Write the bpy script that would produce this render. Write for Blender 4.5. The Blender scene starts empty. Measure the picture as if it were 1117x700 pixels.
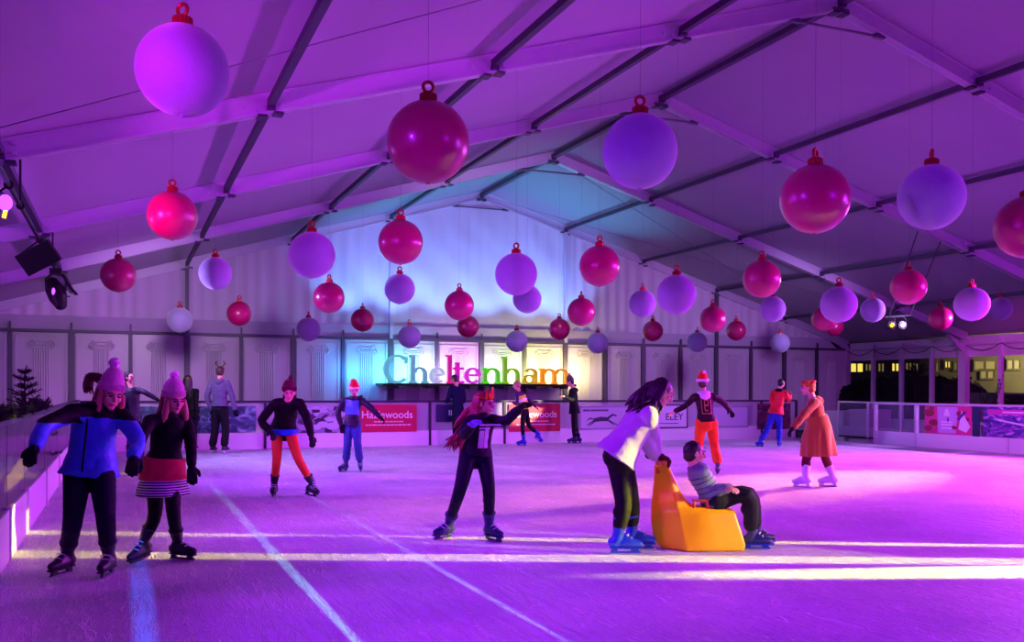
import bpy, math, random
from mathutils import Vector, Matrix, noise
V = Vector
PI = math.pi
random.seed(7)
scn = bpy.context.scene
col = scn.collection
scn.view_settings.view_transform = 'Standard'
scn.view_settings.look = 'None'
scn.view_settings.gamma = 1
scn.view_settings.use_curve_mapping = False
scn.view_settings.exposure = -0.15

# ---------------------------------------------------------------- camera
FPX, CY, HC = 1032.2, 432.0, 1.361
YAW, PITCH, ROLL = .3909, -.0072, .0032
_f = V((math.sin(YAW)*math.cos(PITCH), math.cos(YAW)*math.cos(PITCH), math.sin(PITCH)))
_r = V((math.cos(YAW), -math.sin(YAW), 0))
_u = _r.cross(_f)
CF = _f
CR = _r*math.cos(ROLL)+_u*math.sin(ROLL)
CU = -_r*math.sin(ROLL)+_u*math.cos(ROLL)
CAM = V((0, 0, HC))
cd = bpy.data.cameras.new('camera')
cam = bpy.data.objects.new('camera', cd)
col.objects.link(cam)
m = Matrix((CR, CU, -CF)).transposed().to_4x4()
m.translation = CAM
cam.matrix_world = m
cd.sensor_fit = 'HORIZONTAL'
cd.sensor_width = 36
cd.lens = FPX*36/1117
cd.shift_y = (CY-350)/1117
cd.clip_end = 300
scn.camera = cam
AH = V((math.sin(YAW), math.cos(YAW), 0))     # away from the viewpoint, level
RH = V((math.cos(YAW), -math.sin(YAW), 0))    # to the right, level

def ray(px, py): return CF+CR*((px-558.5)/FPX)+CU*((CY-py)/FPX)
def G(px, py, h=0):
    d = ray(px, py); return CAM+d*((h-HC)/d.z)
def onY(px, py, y):
    d = ray(px, py); return CAM+d*(y/d.y)
def onX(px, py, x):
    d = ray(px, py); return CAM+d*(x/d.x)
def depth(p): return (p-CAM).dot(CF)

# ---------------------------------------------------------------- materials
def rgb(h):
    h = h.lstrip('#'); c = [int(h[i:i+2], 16)/255 for i in (0, 2, 4)]
    return tuple(x/12.92 if x <= .04045 else ((x+.055)/1.055)**2.4 for x in c)
MATS = {}
def mat(name, c, rough=.6, metal=0, bump=0, bscale=30, var=0, vscale=6, alpha=1, emit=None, estr=0, spec=.5, trans=0, sheen=0, coat=0, stretch=None):
    if name in MATS: return MATS[name]
    if isinstance(c, str): c = rgb(c)
    m = bpy.data.materials.new(name); m.use_nodes = True
    nt = m.node_tree; b = nt.nodes['Principled BSDF']
    b.inputs['Base Color'].default_value = (*c, 1)
    b.inputs['Roughness'].default_value = rough
    b.inputs['Metallic'].default_value = metal
    b.inputs['Specular IOR Level'].default_value = spec if (spec != .5 or rough < .65) else .2
    b.inputs['Alpha'].default_value = alpha
    b.inputs['Transmission Weight'].default_value = trans
    b.inputs['Sheen Weight'].default_value = sheen
    b.inputs['Coat Weight'].default_value = coat
    if emit:
        b.inputs['Emission Color'].default_value = (*(rgb(emit) if isinstance(emit, str) else emit), 1)
        b.inputs['Emission Strength'].default_value = estr
    tc = nt.nodes.new('ShaderNodeTexCoord')
    src = tc.outputs['Object']
    if stretch:
        mp = nt.nodes.new('ShaderNodeMapping'); mp.inputs['Scale'].default_value = stretch
        nt.links.new(src, mp.inputs['Vector']); src = mp.outputs['Vector']
    nz = nt.nodes.new('ShaderNodeTexNoise'); nz.inputs['Scale'].default_value = vscale; nz.inputs['Detail'].default_value = 5
    nt.links.new(src, nz.inputs['Vector'])
    mx = nt.nodes.new('ShaderNodeMix'); mx.data_type = 'RGBA'
    mx.inputs['A'].default_value = (*[x*(1-var) for x in c], 1)
    mx.inputs['B'].default_value = (*[min(1, x*(1+var)) for x in c], 1)
    nt.links.new(nz.outputs['Fac'], mx.inputs['Factor'])
    nt.links.new(mx.outputs['Result'], b.inputs['Base Color'])
    if bump:
        n2 = nt.nodes.new('ShaderNodeTexNoise'); n2.inputs['Scale'].default_value = bscale; n2.inputs['Detail'].default_value = 6
        nt.links.new(src, n2.inputs['Vector'])
        bp = nt.nodes.new('ShaderNodeBump'); bp.inputs['Strength'].default_value = bump; bp.inputs['Distance'].default_value = .02
        nt.links.new(n2.outputs['Fac'], bp.inputs['Height']); nt.links.new(bp.outputs['Normal'], b.inputs['Normal'])
    MATS[name] = m
    return m

def ramp_mat(name, stops, scale=5, kind='noise', rough=.5, stretch=(1, 1, 1), detail=6, distort=0, bump=0):
    """procedural picture-like surface: a noise or voronoi through a colour ramp"""
    m = bpy.data.materials.new(name); m.use_nodes = True
    nt = m.node_tree; b = nt.nodes['Principled BSDF']; b.inputs['Roughness'].default_value = rough
    tc = nt.nodes.new('ShaderNodeTexCoord'); mp = nt.nodes.new('ShaderNodeMapping'); mp.inputs['Scale'].default_value = stretch
    nt.links.new(tc.outputs['Object'], mp.inputs['Vector'])
    if kind == 'noise':
        t = nt.nodes.new('ShaderNodeTexNoise'); t.inputs['Detail'].default_value = detail; t.inputs['Distortion'].default_value = distort; o = t.outputs['Fac']
    else:
        t = nt.nodes.new('ShaderNodeTexVoronoi'); o = t.outputs['Color' if kind == 'cells' else 'Distance']
    t.inputs['Scale'].default_value = scale
    nt.links.new(mp.outputs['Vector'], t.inputs['Vector'])
    r = nt.nodes.new('ShaderNodeValToRGB'); e = r.color_ramp.elements
    while len(e) < len(stops): e.new(.5)
    for i, (p, c) in enumerate(stops):
        e[i].position = p; e[i].color = (*rgb(c), 1)
    nt.links.new(o, r.inputs['Fac']); nt.links.new(r.outputs['Color'], b.inputs['Base Color'])
    if bump:
        bp = nt.nodes.new('ShaderNodeBump'); bp.inputs['Strength'].default_value = bump; bp.inputs['Distance'].default_value = .02
        nt.links.new(o, bp.inputs['Height']); nt.links.new(bp.outputs['Normal'], b.inputs['Normal'])
    return m

def clear_mat(name, tint, opacity, rough=.1):
    """clear sheet: lets most light straight through, with a gloss of its own"""
    m = bpy.data.materials.new(name); m.use_nodes = True
    nt = m.node_tree; b = nt.nodes['Principled BSDF']; out = nt.nodes['Material Output']
    b.inputs['Base Color'].default_value = (*rgb(tint), 1); b.inputs['Roughness'].default_value = rough
    t = nt.nodes.new('ShaderNodeBsdfTransparent'); mx = nt.nodes.new('ShaderNodeMixShader')
    mx.inputs['Fac'].default_value = opacity
    nt.links.new(t.outputs[0], mx.inputs[1]); nt.links.new(b.outputs[0], mx.inputs[2]); nt.links.new(mx.outputs[0], out.inputs['Surface'])
    return m

# ---------------------------------------------------------------- mesh building
def frame(d, side=None):
    d = d.normalized()
    s = side if side is not None else (V((1, 0, 0)) if abs(d.x) < .9 else V((0, 1, 0)))
    s = (s-d*s.dot(d))
    if s.length < 1e-5:
        s = V((0, 1, 0)) if abs(d.y) < .9 else V((0, 0, 1)); s = s-d*s.dot(d)
    s.normalize(); return d, s, d.cross(s)

class MB:
    def __init__(s): s.v = []; s.f = []; s.mi = []
    def add(s, vs, fs, mi=0):
        k = len(s.v); s.v += [V(a) for a in vs]; s.f += [tuple(i+k for i in f) for f in fs]; s.mi += [mi]*len(fs); return s
    def box(s, c, d, rot=None, mi=0):
        c = V(c); R = rot or Matrix.Identity(3)
        vs = [c+R @ V((x*d[0]/2, y*d[1]/2, z*d[2]/2)) for x in (-1, 1) for y in (-1, 1) for z in (-1, 1)]
        return s.add(vs, [(0, 1, 3, 2), (4, 6, 7, 5), (0, 4, 5, 1), (2, 3, 7, 6), (0, 2, 6, 4), (1, 5, 7, 3)], mi)
    def bb(s, x0, x1, y0, y1, z0, z1, mi=0):
        return s.box(((x0+x1)/2, (y0+y1)/2, (z0+z1)/2), (x1-x0, y1-y0, z1-z0), None, mi)
    def beam(s, a, b, w, h, up=V((0, 0, 1)), mi=0):
        a, b = V(a), V(b); d = (b-a); L = d.length; d.normalize()
        sd = d.cross(up).normalized(); u2 = sd.cross(d)
        R = Matrix((d, sd, u2)).transposed()
        return s.box((a+b)/2, (L, w, h), R, mi)
    def tube(s, pts, rx, ry=None, side=None, n=14, round_=True, mi=0):
        pts = [V(p) for p in pts]; m_ = len(pts)
        rx = list(rx) if hasattr(rx, '__len__') else [rx]*m_
        ry = (list(ry) if hasattr(ry, '__len__') else [ry]*m_) if ry is not None else rx
        sides = side if isinstance(side, list) else [side]*m_
        rings = []
        prev = None
        fr = []
        for i in range(m_):
            t = pts[min(i+1, m_-1)]-pts[max(i-1, 0)]
            sd = sides[i] if sides[i] is not None else prev
            d, a, b = frame(t, sd); prev = a; fr.append((d, a, b))
        if round_:
            for ang in (80, 60, 35):
                c, sn = math.cos(math.radians(ang)), math.sin(math.radians(ang)); d, a, b = fr[0]
                rings.append((pts[0]-d*min(rx[0], ry[0])*sn, a, b, rx[0]*c, ry[0]*c))
        for i in range(m_): rings.append((pts[i], fr[i][1], fr[i][2], rx[i], ry[i]))
        if round_:
            for ang in (35, 60, 80):
                c, sn = math.cos(math.radians(ang)), math.sin(math.radians(ang)); d, a, b = fr[-1]
                rings.append((pts[-1]+d*min(rx[-1], ry[-1])*sn, a, b, rx[-1]*c, ry[-1]*c))
        vs = []; fs = []
        for (p, a, b, x, y) in rings:
            for k in range(n):
                t = 2*PI*k/n; vs.append(p+a*math.cos(t)*x+b*math.sin(t)*y)
        R = len(rings)
        for i in range(R-1):
            for k in range(n):
                k2 = (k+1) % n; fs.append((i*n+k, i*n+k2, (i+1)*n+k2, (i+1)*n+k))
        fs.append(tuple(range(n-1, -1, -1))); fs.append(tuple((R-1)*n+k for k in range(n)))
        return s.add(vs, fs, mi)
    def cap(s, a, b, r0, r1, n=14, mi=0): return s.tube([a, b], [r0, r1], n=n, mi=mi)
    def ell(s, c, r, rot=None, n=20, m_=12, mi=0):
        c = V(c); R = rot or Matrix.Identity(3); r = r if hasattr(r, '__len__') else (r, r, r)
        vs = [c+R @ V((0, 0, r[2]))]; fs = []
        for i in range(1, m_):
            t = PI*i/m_
            for k in range(n):
                p = 2*PI*k/n; vs.append(c+R @ V((r[0]*math.sin(t)*math.cos(p), r[1]*math.sin(t)*math.sin(p), r[2]*math.cos(t))))
        vs.append(c+R @ V((0, 0, -r[2])))
        for k in range(n): fs.append((0, 1+k, 1+(k+1) % n))
        for i in range(m_-2):
            for k in range(n):
                a = 1+i*n+k; b = 1+i*n+(k+1) % n; fs.append((a, a+n, b+n, b))
        L = len(vs)-1; o = 1+(m_-2)*n
        for k in range(n): fs.append((L, o+(k+1) % n, o+k))
        return s.add(vs, fs, mi)
    def lathe(s, prof, c=(0, 0, 0), rot=None, n=28, mi=0):
        """prof: (radius, height) from bottom to top, closed on the axis"""
        c = V(c); R = rot or Matrix.Identity(3); vs = []; fs = []
        for (r, z) in prof:
            for k in range(n):
                t = 2*PI*k/n; vs.append(c+R @ V((max(r, 1e-4)*math.cos(t), max(r, 1e-4)*math.sin(t), z)))
        for i in range(len(prof)-1):
            for k in range(n): fs.append((i*n+k, i*n+(k+1) % n, (i+1)*n+(k+1) % n, (i+1)*n+k))
        fs.append(tuple(range(n-1, -1, -1))); fs.append(tuple((len(prof)-1)*n+k for k in range(n)))
        return s.add(vs, fs, mi)
    def torus(s, c, R_, r, rot=None, n=28, m_=10, a0=0, a1=2*PI, mi=0):
        c = V(c); R = rot or Matrix.Identity(3); full = abs(a1-a0-2*PI) < 1e-6
        pts = [c+R @ V((R_*math.cos(a0+(a1-a0)*k/n), R_*math.sin(a0+(a1-a0)*k/n), 0)) for k in range(n+(0 if full else 1))]
        nrm = R @ V((0, 0, 1))
        vs = []; fs = []; N = len(pts)
        for i, p in enumerate(pts):
            rad = (p-c).normalized()
            for j in range(m_):
                t = 2*PI*j/m_; vs.append(p+rad*math.cos(t)*r+nrm*math.sin(t)*r)
        for i in range(N if full else N-1):
            for j in range(m_):
                i2 = (i+1) % N; j2 = (j+1) % m_; fs.append((i*m_+j, i2*m_+j, i2*m_+j2, i*m_+j2))
        return s.add(vs, fs, mi)
    def prism(s, poly, o, ax, ay, az, d, mi=0):
        """polygon in plane (ax, ay) from o, extruded d along az"""
        o, ax, ay, az = V(o), V(ax), V(ay), V(az); n = len(poly)
        vs = [o+ax*p[0]+ay*p[1] for p in poly]+[o+ax*p[0]+ay*p[1]+az*d for p in poly]
        fs = [tuple(range(n-1, -1, -1)), tuple(range(n, 2*n))]+[(i, (i+1) % n, n+(i+1) % n, n+i) for i in range(n)]
        return s.add(vs, fs, mi)
    def mesh(s, name, origin=None, smooth=False):
        me = bpy.data.meshes.new(name)
        o = V(origin) if origin is not None else V((0, 0, 0))
        me.from_pydata([v-o for v in s.v], [], s.f); me.update()
        if any(s.mi): me.polygons.foreach_set('material_index', s.mi)
        if smooth: me.polygons.foreach_set('use_smooth', [True]*len(s.f))
        return me

def fixn(me):
    import bmesh
    b = bmesh.new(); b.from_mesh(me); bmesh.ops.recalc_face_normals(b, faces=b.faces); b.to_mesh(me); b.free(); me.update()

def obj(name, mb, mats, parent=None, smooth=False, bevel=0, origin=None):
    """one mesh object; under a parent its vertices are taken relative to the parent's place"""
    if parent is not None and origin is None:
        origin = parent['_o'] if '_o' in parent.keys() else (0, 0, 0)
    me = mb.mesh(name, origin, smooth) if isinstance(mb, MB) else mb
    if isinstance(mb, MB): fixn(me)
    for x in (mats if isinstance(mats, (list, tuple)) else [mats]): me.materials.append(x)
    o = bpy.data.objects.new(name, me); col.objects.link(o)
    if parent is not None: o.parent = parent; o['_o'] = origin
    elif origin is not None: o.location = origin; o['_o'] = origin
    if bevel:
        bv = o.modifiers.new('bevel', 'BEVEL'); bv.width = bevel; bv.segments = 2; bv.limit_method = 'ANGLE'
    return o

def tag(o, label, cat, group=None, kind=None):
    if label: o['label'] = label
    if cat: o['category'] = cat
    if group: o['group'] = group
    if kind: o['kind'] = kind
    return o
def thing(name, loc, label, cat, group=None):
    o = bpy.data.objects.new(name, None); col.objects.link(o); o.location = loc; o.empty_display_size = .1
    o['_o'] = tuple(loc); return tag(o, label, cat, group)
def struct(name, mb, mats, parent=None, smooth=False, bevel=0):
    o = obj(name, mb, mats, parent, smooth, bevel)
    if parent is None: o['kind'] = 'structure'
    return o
def dup_tree(o, parent=None):
    c = o.copy(); col.objects.link(c)
    if parent is not None: c.parent = parent
    for ch in list(o.children): dup_tree(ch, c)
    return c

def text_obj(name, txt, size, loc, ax, ay, m_, parent, depth_=.004, center=True):
    cu = bpy.data.curves.new(name, 'FONT'); cu.body = txt; cu.size = size; cu.extrude = depth_
    cu.align_x = 'CENTER' if center else 'LEFT'; cu.align_y = 'CENTER'
    t = bpy.data.objects.new(name, cu); col.objects.link(t)
    bpy.context.view_layer.update()
    me = bpy.data.meshes.new_from_object(t.evaluated_get(bpy.context.evaluated_depsgraph_get()))
    bpy.data.objects.remove(t)
    ax, ay = V(ax), V(ay); az = ax.cross(ay)
    M = Matrix((ax, ay, az)).transposed().to_4x4(); M.translation = V(loc)-V(parent['_o'] if '_o' in parent.keys() else (0, 0, 0))
    me.transform(M); me.materials.clear()
    return obj(name, me, m_, parent)

def remesh(mb, vox, smooth=4, fold=0, ffreq=12, seed=0, fdir=None):
    """union of closed shapes as one continuous skin"""
    me = mb.mesh('tmp'); fixn_parts(me)
    o = bpy.data.objects.new('tmp', me); col.objects.link(o)
    r = o.modifiers.new('r', 'REMESH'); r.mode = 'VOXEL'; r.voxel_size = vox; r.adaptivity = 0
    if smooth:
        sm = o.modifiers.new('s', 'SMOOTH'); sm.factor = .5; sm.iterations = smooth
    bpy.context.view_layer.update()
    out = bpy.data.meshes.new_from_object(o.evaluated_get(bpy.context.evaluated_depsgraph_get()))
    bpy.data.objects.remove(o); bpy.data.meshes.remove(me)
    if fold:
        off = V((seed*3.1, seed*1.7, seed*.9))
        ns = [v.normal.copy() for v in out.vertices]
        for v, nn in zip(out.vertices, ns):
            p = v.co
            q = V((p.x*ffreq, p.y*ffreq, p.z*ffreq*1.5))+off
            w = noise.noise(q)*.7+noise.noise(q*2.1)*.35
            v.co = p+nn*(fold*w)
    out.polygons.foreach_set('use_smooth', [True]*len(out.polygons))
    out.update()
    return out
def fixn_parts(me): fixn(me)
def shift_mesh(me, origin):
    me.transform(Matrix.Translation(-V(origin))); return me
# ================================================================ the place
XR_, Y0, ZR, SL = 10.723, 28.71, 7.502, .2986
XE0, XE1, BAY = XR_-15.07, XR_+15.07, 5.5
YF = Y0-6*BAY
def zbeam(x): return ZR-SL*abs(x-XR_)          # underside of the roof beams
M_membrane = mat('roof_membrane', '#8d889a', .8, spec=.2, bump=.25, bscale=1.2, var=.06, vscale=.8, sheen=.2)
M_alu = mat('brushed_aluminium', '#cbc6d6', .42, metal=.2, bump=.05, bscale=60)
M_darkalu = mat('dark_aluminium_section', '#6d6878', .45, metal=.7)  # darker grey aluminium, one even tone, for the apex ties
M_purl = mat('dark_purlin', '#4a4258', .5, metal=.4)
M_steel = mat('galvanised_steel', '#8b8794', .4, metal=.9)
M_black = mat('black_powder_coat', '#0c0b10', .45)
M_cloth = mat('white_lining_cloth', '#d6cfdc', .85, bump=.2, bscale=5, sheen=.3)
M_panel = mat('embossed_white_panel', '#c9c2cc', .33, bump=.04, bscale=3)
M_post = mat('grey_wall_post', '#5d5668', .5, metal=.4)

# ---- ice
def ice_material():
    m = bpy.data.materials.new('scratched_rink_ice'); m.use_nodes = True
    nt = m.node_tree; N = nt.nodes; L = nt.links; b = N['Principled BSDF']
    tc = N.new('ShaderNodeTexCoord')
    def streak(rot, sc, scale, dist, lo, hi):
        mp = N.new('ShaderNodeMapping'); mp.inputs['Rotation'].default_value = (0, 0, rot); mp.inputs['Scale'].default_value = sc
        L.new(tc.outputs['Object'], mp.inputs['Vector'])
        n = N.new('ShaderNodeTexNoise'); n.inputs['Scale'].default_value = scale; n.inputs['Detail'].default_value = 5; n.inputs['Distortion'].default_value = dist
        L.new(mp.outputs['Vector'], n.inputs['Vector'])
        # thin bands where the noise passes one level: skate cuts
        s = N.new('ShaderNodeMath'); s.operation = 'SUBTRACT'; s.inputs[1].default_value = .5; L.new(n.outputs['Fac'], s.inputs[0])
        a = N.new('ShaderNodeMath'); a.operation = 'ABSOLUTE'; L.new(s.outputs[0], a.inputs[0])
        r = N.new('ShaderNodeMapRange'); r.inputs['From Min'].default_value = lo; r.inputs['From Max'].default_value = hi
        r.inputs['To Min'].default_value = 1; r.inputs['To Max'].default_value = 0; L.new(a.outputs[0], r.inputs['Value'])
        return r.outputs['Result']
    outs = [streak(.5, (5.5, .5, 1), 1.6, .35, 0, .012), streak(2.2, (5.0, .35, 1), 1.5, .5, 0, .011), streak(1.25, (4.5, .4, 1), 2.0, .4, 0, .013),
            streak(-.35, (3.6, .35, 1), 1.5, .8, 0, .009), streak(2.8, (4.2, .5, 1), 1.3, .6, 0, .011), streak(.9, (1.1, 1.1, 1), 1.2, 1.6, 0, .005)]
    acc = outs[0]
    for o in outs[1:]:
        mm = N.new('ShaderNodeMath'); mm.operation = 'MAXIMUM'; L.new(acc, mm.inputs[0]); L.new(o, mm.inputs[1]); acc = mm.outputs[0]
    fn = N.new('ShaderNodeTexNoise'); fn.inputs['Scale'].default_value = 55; fn.inputs['Detail'].default_value = 8; L.new(tc.outputs['Object'], fn.inputs['Vector'])
    bn = N.new('ShaderNodeTexNoise'); bn.inputs['Scale'].default_value = .9; bn.inputs['Detail'].default_value = 3; L.new(tc.outputs['Object'], bn.inputs['Vector'])
    mx = N.new('ShaderNodeMix'); mx.data_type = 'RGBA'
    mx.inputs['A'].default_value = (.40, .41, .50, 1); mx.inputs['B'].default_value = (.95, .95, .97, 1)
    mr = N.new('ShaderNodeMapRange'); mr.inputs['From Min'].default_value = .3; mr.inputs['From Max'].default_value = .7; mr.inputs['To Min'].default_value = .12; mr.inputs['To Max'].default_value = .55
    L.new(bn.outputs['Fac'], mr.inputs['Value'])
    ad = N.new('ShaderNodeMath'); ad.operation = 'ADD'; ad.use_clamp = True
    ml = N.new('ShaderNodeMath'); ml.operation = 'MULTIPLY'; ml.inputs[1].default_value = .6; L.new(acc, ml.inputs[0])
    L.new(mr.outputs['Result'], ad.inputs[0]); L.new(ml.outputs[0], ad.inputs[1]); L.new(ad.outputs[0], mx.inputs['Factor'])
    L.new(mx.outputs['Result'], b.inputs['Base Color'])
    h = N.new('ShaderNodeMath'); h.operation = 'MULTIPLY_ADD'; h.inputs[1].default_value = .5
    L.new(fn.outputs['Fac'], h.inputs[0]); L.new(acc, h.inputs[2])
    bp = N.new('ShaderNodeBump'); bp.inputs['Strength'].default_value = .8; bp.inputs['Distance'].default_value = .025
    L.new(h.outputs[0], bp.inputs['Height']); L.new(bp.outputs['Normal'], b.inputs['Normal'])
    b.inputs['Roughness'].default_value = .42; b.inputs['Specular IOR Level'].default_value = .45
    return m
M_ice = ice_material()
RX0, RX1, RY1 = -.82, 17.86, 21.95
ice = struct('floor', MB().bb(RX0, RX1, YF, RY1, -.12, 0), M_ice)
M_matting = mat('dark_rubber_matting', '#3a3742', .8, bump=.2, bscale=40, var=.2)
struct('floor_walkway', MB().bb(XE0-.4, XE1+.4, YF-.4, Y0+.4, -.2, -.125), M_matting)

# ---- roof: membrane, rafters, purlins, ties
roof = MB()
BH = .27
for s in (-1, 1):
    xe = XR_+s*15.3
    ze = zbeam(XR_+s*15.3)+BH
    p = [(XR_, YF-.3, ZR+BH), (xe, YF-.3, ze), (xe, Y0+.3, ze), (XR_, Y0+.3, ZR+BH)]
    roof.add([V(a) for a in p]+[V(a)+V((0, 0, .03)) for a in p], [(0, 1, 2, 3), (4, 7, 6, 5), (0, 4, 5, 1), (1, 5, 6, 2), (2, 6, 7, 3), (3, 7, 4, 0)])
ceiling = struct('ceiling', roof, M_membrane)
for i in range(7):
    y = Y0-BAY*i
    if y < YF-.01: continue
    for s in (-1, 1):
        mb = MB(); xe = XR_+s*15.07
        w = .12
        P = [(XR_, ZR), (xe, zbeam(xe)), (xe, zbeam(xe)+BH-.01), (XR_, ZR+BH-.01)]
        mb.prism(P, (0, y-w/2, 0), (1, 0, 0), (0, 0, 1), (0, 1, 0), w)
        # extrusion lips along both edges
        for dz in (0.0, BH-.035):
            Q = [(XR_, ZR+dz), (xe, zbeam(xe)+dz), (xe, zbeam(xe)+dz+.03), (XR_, ZR+dz+.03)]
            mb.prism(Q, (0, y-w/2-.02, 0), (1, 0, 0), (0, 0, 1), (0, 1, 0), w+.04)
        # bolt heads at the joints
        for j in range(1, 5):
            for (dx, dz) in ((-.14, .07), (-.14, .18), (.16, .07), (.16, .18), (.3, .12)):
                x = XR_+s*(3*j+dx); mb.bb(x-.022, x+.022, y-w/2-.035, y-w/2, zbeam(x)+dz-.02, zbeam(x)+dz+.02)
        r = struct('rafter', mb, M_alu, ceiling)
    # short horizontal tie under each apex
    mb = MB(); mb.cap((XR_-.86, y, zbeam(XR_-.86)-.03), (XR_+.86, y, zbeam(XR_+.86)-.03), .022, .022, 8)
    for s in (-1, 1): mb.bb(XR_+s*.86-.1, XR_+s*.86+.1, y-.04, y+.04, zbeam(XR_+.86)-.06, zbeam(XR_+.86)+.01)
    mb.bb(XR_-.16, XR_+.16, y-.085, y+.085, ZR-.05, ZR+.02)
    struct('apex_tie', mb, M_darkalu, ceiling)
for i in range(6):
    ya, yb = Y0-BAY*i, Y0-BAY*(i+1)
    for j in range(-4, 5):
        x = XR_+3*j; mb = MB(); z = zbeam(x)
        w = .13 if j == 0 else .085
        mb.bb(x-w/2, x+w/2, yb+.06, ya-.06, z+.07, z+.17)
        for yy, sg in ((ya, -1), (yb, 1)):
            mb.bb(x-.05, x+.05, yy+sg*.06, yy+sg*.15, z+.03, z+.08)
        for sx in (-1, 1):
            mb.bb(x+sx*.1-.06, x+sx*.1+.06, ya-.09, ya+.09, zbeam(x+sx*.1)-.035, zbeam(x+sx*.1)+.0)
        struct('purlin', mb, M_purl, ceiling)
for (xa, ya, xb, yb) in ((-3.9, 12.21, 10.5, 6.71), (25.5, 23.2, 10.9, 28.6), (10.9, 23.3, 25.5, 28.5), (-4.1, 6.8, 10.5, 1.3)):
    mb = MB(); mb.cap((xa, ya, zbeam(xa)+.12), (xb, yb, zbeam(xb)+.12), .007, .007, 6); struct('brace_cable', mb, M_steel, ceiling)

# ---- back wall: gable cloth above the rail, embossed panels below
ZRAIL = 2.93
def gable(x0, x1, z0, y, amp, wl, name, mt, nx=160, nz=26, wrinkle=0):
    mb = MB(); vs = []
    for k in range(nx+1):
        x = x0+(x1-x0)*k/nx
        zt = zbeam(x)+.1
        for j in range(nz+1):
            z = z0+(zt-z0)*j/nz
            yy = y-amp*(.5+.5*math.sin(2*PI*x/wl+1.3*noise.noise(V((x*.9, 0, 0)))*3))*(1 if not wrinkle else .25)
            if wrinkle: yy -= wrinkle*noise.noise(V((x*1.4+z*1.1, z*.9, 3)))+wrinkle*.4*noise.noise(V((x*7, z*6, 1)))
            vs.append(V((x, yy, z)))
    n1 = nz+1
    fs = [(k*n1+j, (k+1)*n1+j, (k+1)*n1+j+1, k*n1+j+1) for k in range(nx) for j in range(nz)]
    mb.add(vs, fs); return struct(name, mb, mt, None, smooth=True)
bw = MB(); bw.prism([(XE0, -.2), (XE1, -.2), (XE1, zbeam(XE1)+.2), (XR_, ZR+.2), (XE0, zbeam(XE0)+.2)], (0, Y0+.12, 0), (1, 0, 0), (0, 0, 1), (0, 1, 0), .08)
wall_back = struct('wall_back', bw, M_cloth)
ZB = 3.32
for (a, b, nm, wr) in ((XE0, 7.72, 'trim_1', 0), (7.72, 13.72, 'trim_2', .035), (13.72, XE1, 'trim_3', 0)):
    gable(a, b, ZB, Y0+.02, .05, .42, nm, M_cloth, wrinkle=wr)
mb = MB(); mb.bb(XE0, XE1, Y0-.05, Y0+.02, ZRAIL, ZB+.02); struct('trim_4', mb, mat('plain_wall_band', '#bdb3c9', .8, bump=.1, bscale=3))
mb = MB(); mb.bb(XE0, XE1, Y0-.13, Y0-.03, ZRAIL-.05, ZRAIL+.03); rail_o = struct('trim_5', mb, M_post)
# gable posts
for k, j in enumerate((-3, -1, 1, 3)):
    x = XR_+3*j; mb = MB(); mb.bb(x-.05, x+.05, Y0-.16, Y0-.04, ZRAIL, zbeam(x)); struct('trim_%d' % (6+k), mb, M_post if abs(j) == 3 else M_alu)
# embossed panel with an ionic column
def panel_mesh():
    mb = MB(); W, Z0, Z1 = 1.5, 0.0, ZRAIL-.06
    mb.bb(-W/2+.01, W/2-.01, 0, .03, Z0, Z1)
    for x in (-W/2+.13, W/2-.13):
        mb.bb(x-.025, x+.025, -.05, 0, Z0+.2, Z1-.1)
    mb.bb(-W/2+.11, W/2-.11, -.025, 0, Z1-.14, Z1-.1)
    # shaft with flutes
    for k in range(-3, 4):
        mb.tube([(k*.06, -.012, .3), (k*.06, -.012, Z1-.42)], [.026, .026], n=10)
    mb.bb(-.22, .22, -.035, 0, Z1-.42, Z1-.385)
    # volutes: two turns of spiral each side
    for s in (-1, 1):
        pts = []
        for q in range(26):
            t = q/25*3.6*PI; r = .125*(1-q/25*.8)
            pts.append((s*(.24+r*math.cos(t+PI/2)*1), -.015, Z1-.33+r*math.sin(t+PI/2)))
        mb.tube(pts, .022, n=8)
        mb.ell((s*.24, -.01, Z1-.33), (.03, .02, .03), n=10, m_=6)
    mb.tube([(-.24, -.015, Z1-.205), (-.1, -.015, Z1-.235), (.1, -.015, Z1-.235), (.24, -.015, Z1-.205)], .016, n=6)
    mb.tube([(-.14, -.02, Z1-.35), (0, -.02, Z1-.33), (.14, -.02, Z1-.35)], .02, n=6)
    return mb
pm = panel_mesh(); base = None
for k in range(20):
    x = XR_-15+1.5*k+.75
    if base is None:
        base = obj('embossed_panel', pm, M_panel, wall_back, smooth=False); base.location = (x, Y0-.03, 0)
    else:
        c = base.copy(); col.objects.link(c); c.location = (x, Y0-.03, 0)
for k in range(21):
    x = XR_-15+1.5*k; mb = MB(); w = .05 if k % 2 else .075
    mb.bb(x-w, x+w, Y0-.12, Y0-.04, 0, ZRAIL-.05)
    mb.bb(x-.025, x+.025, Y0-.15, Y0-.1, ZRAIL+.03, ZRAIL+.22)
    obj('panel_post', mb, M_post, wall_back)

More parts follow.
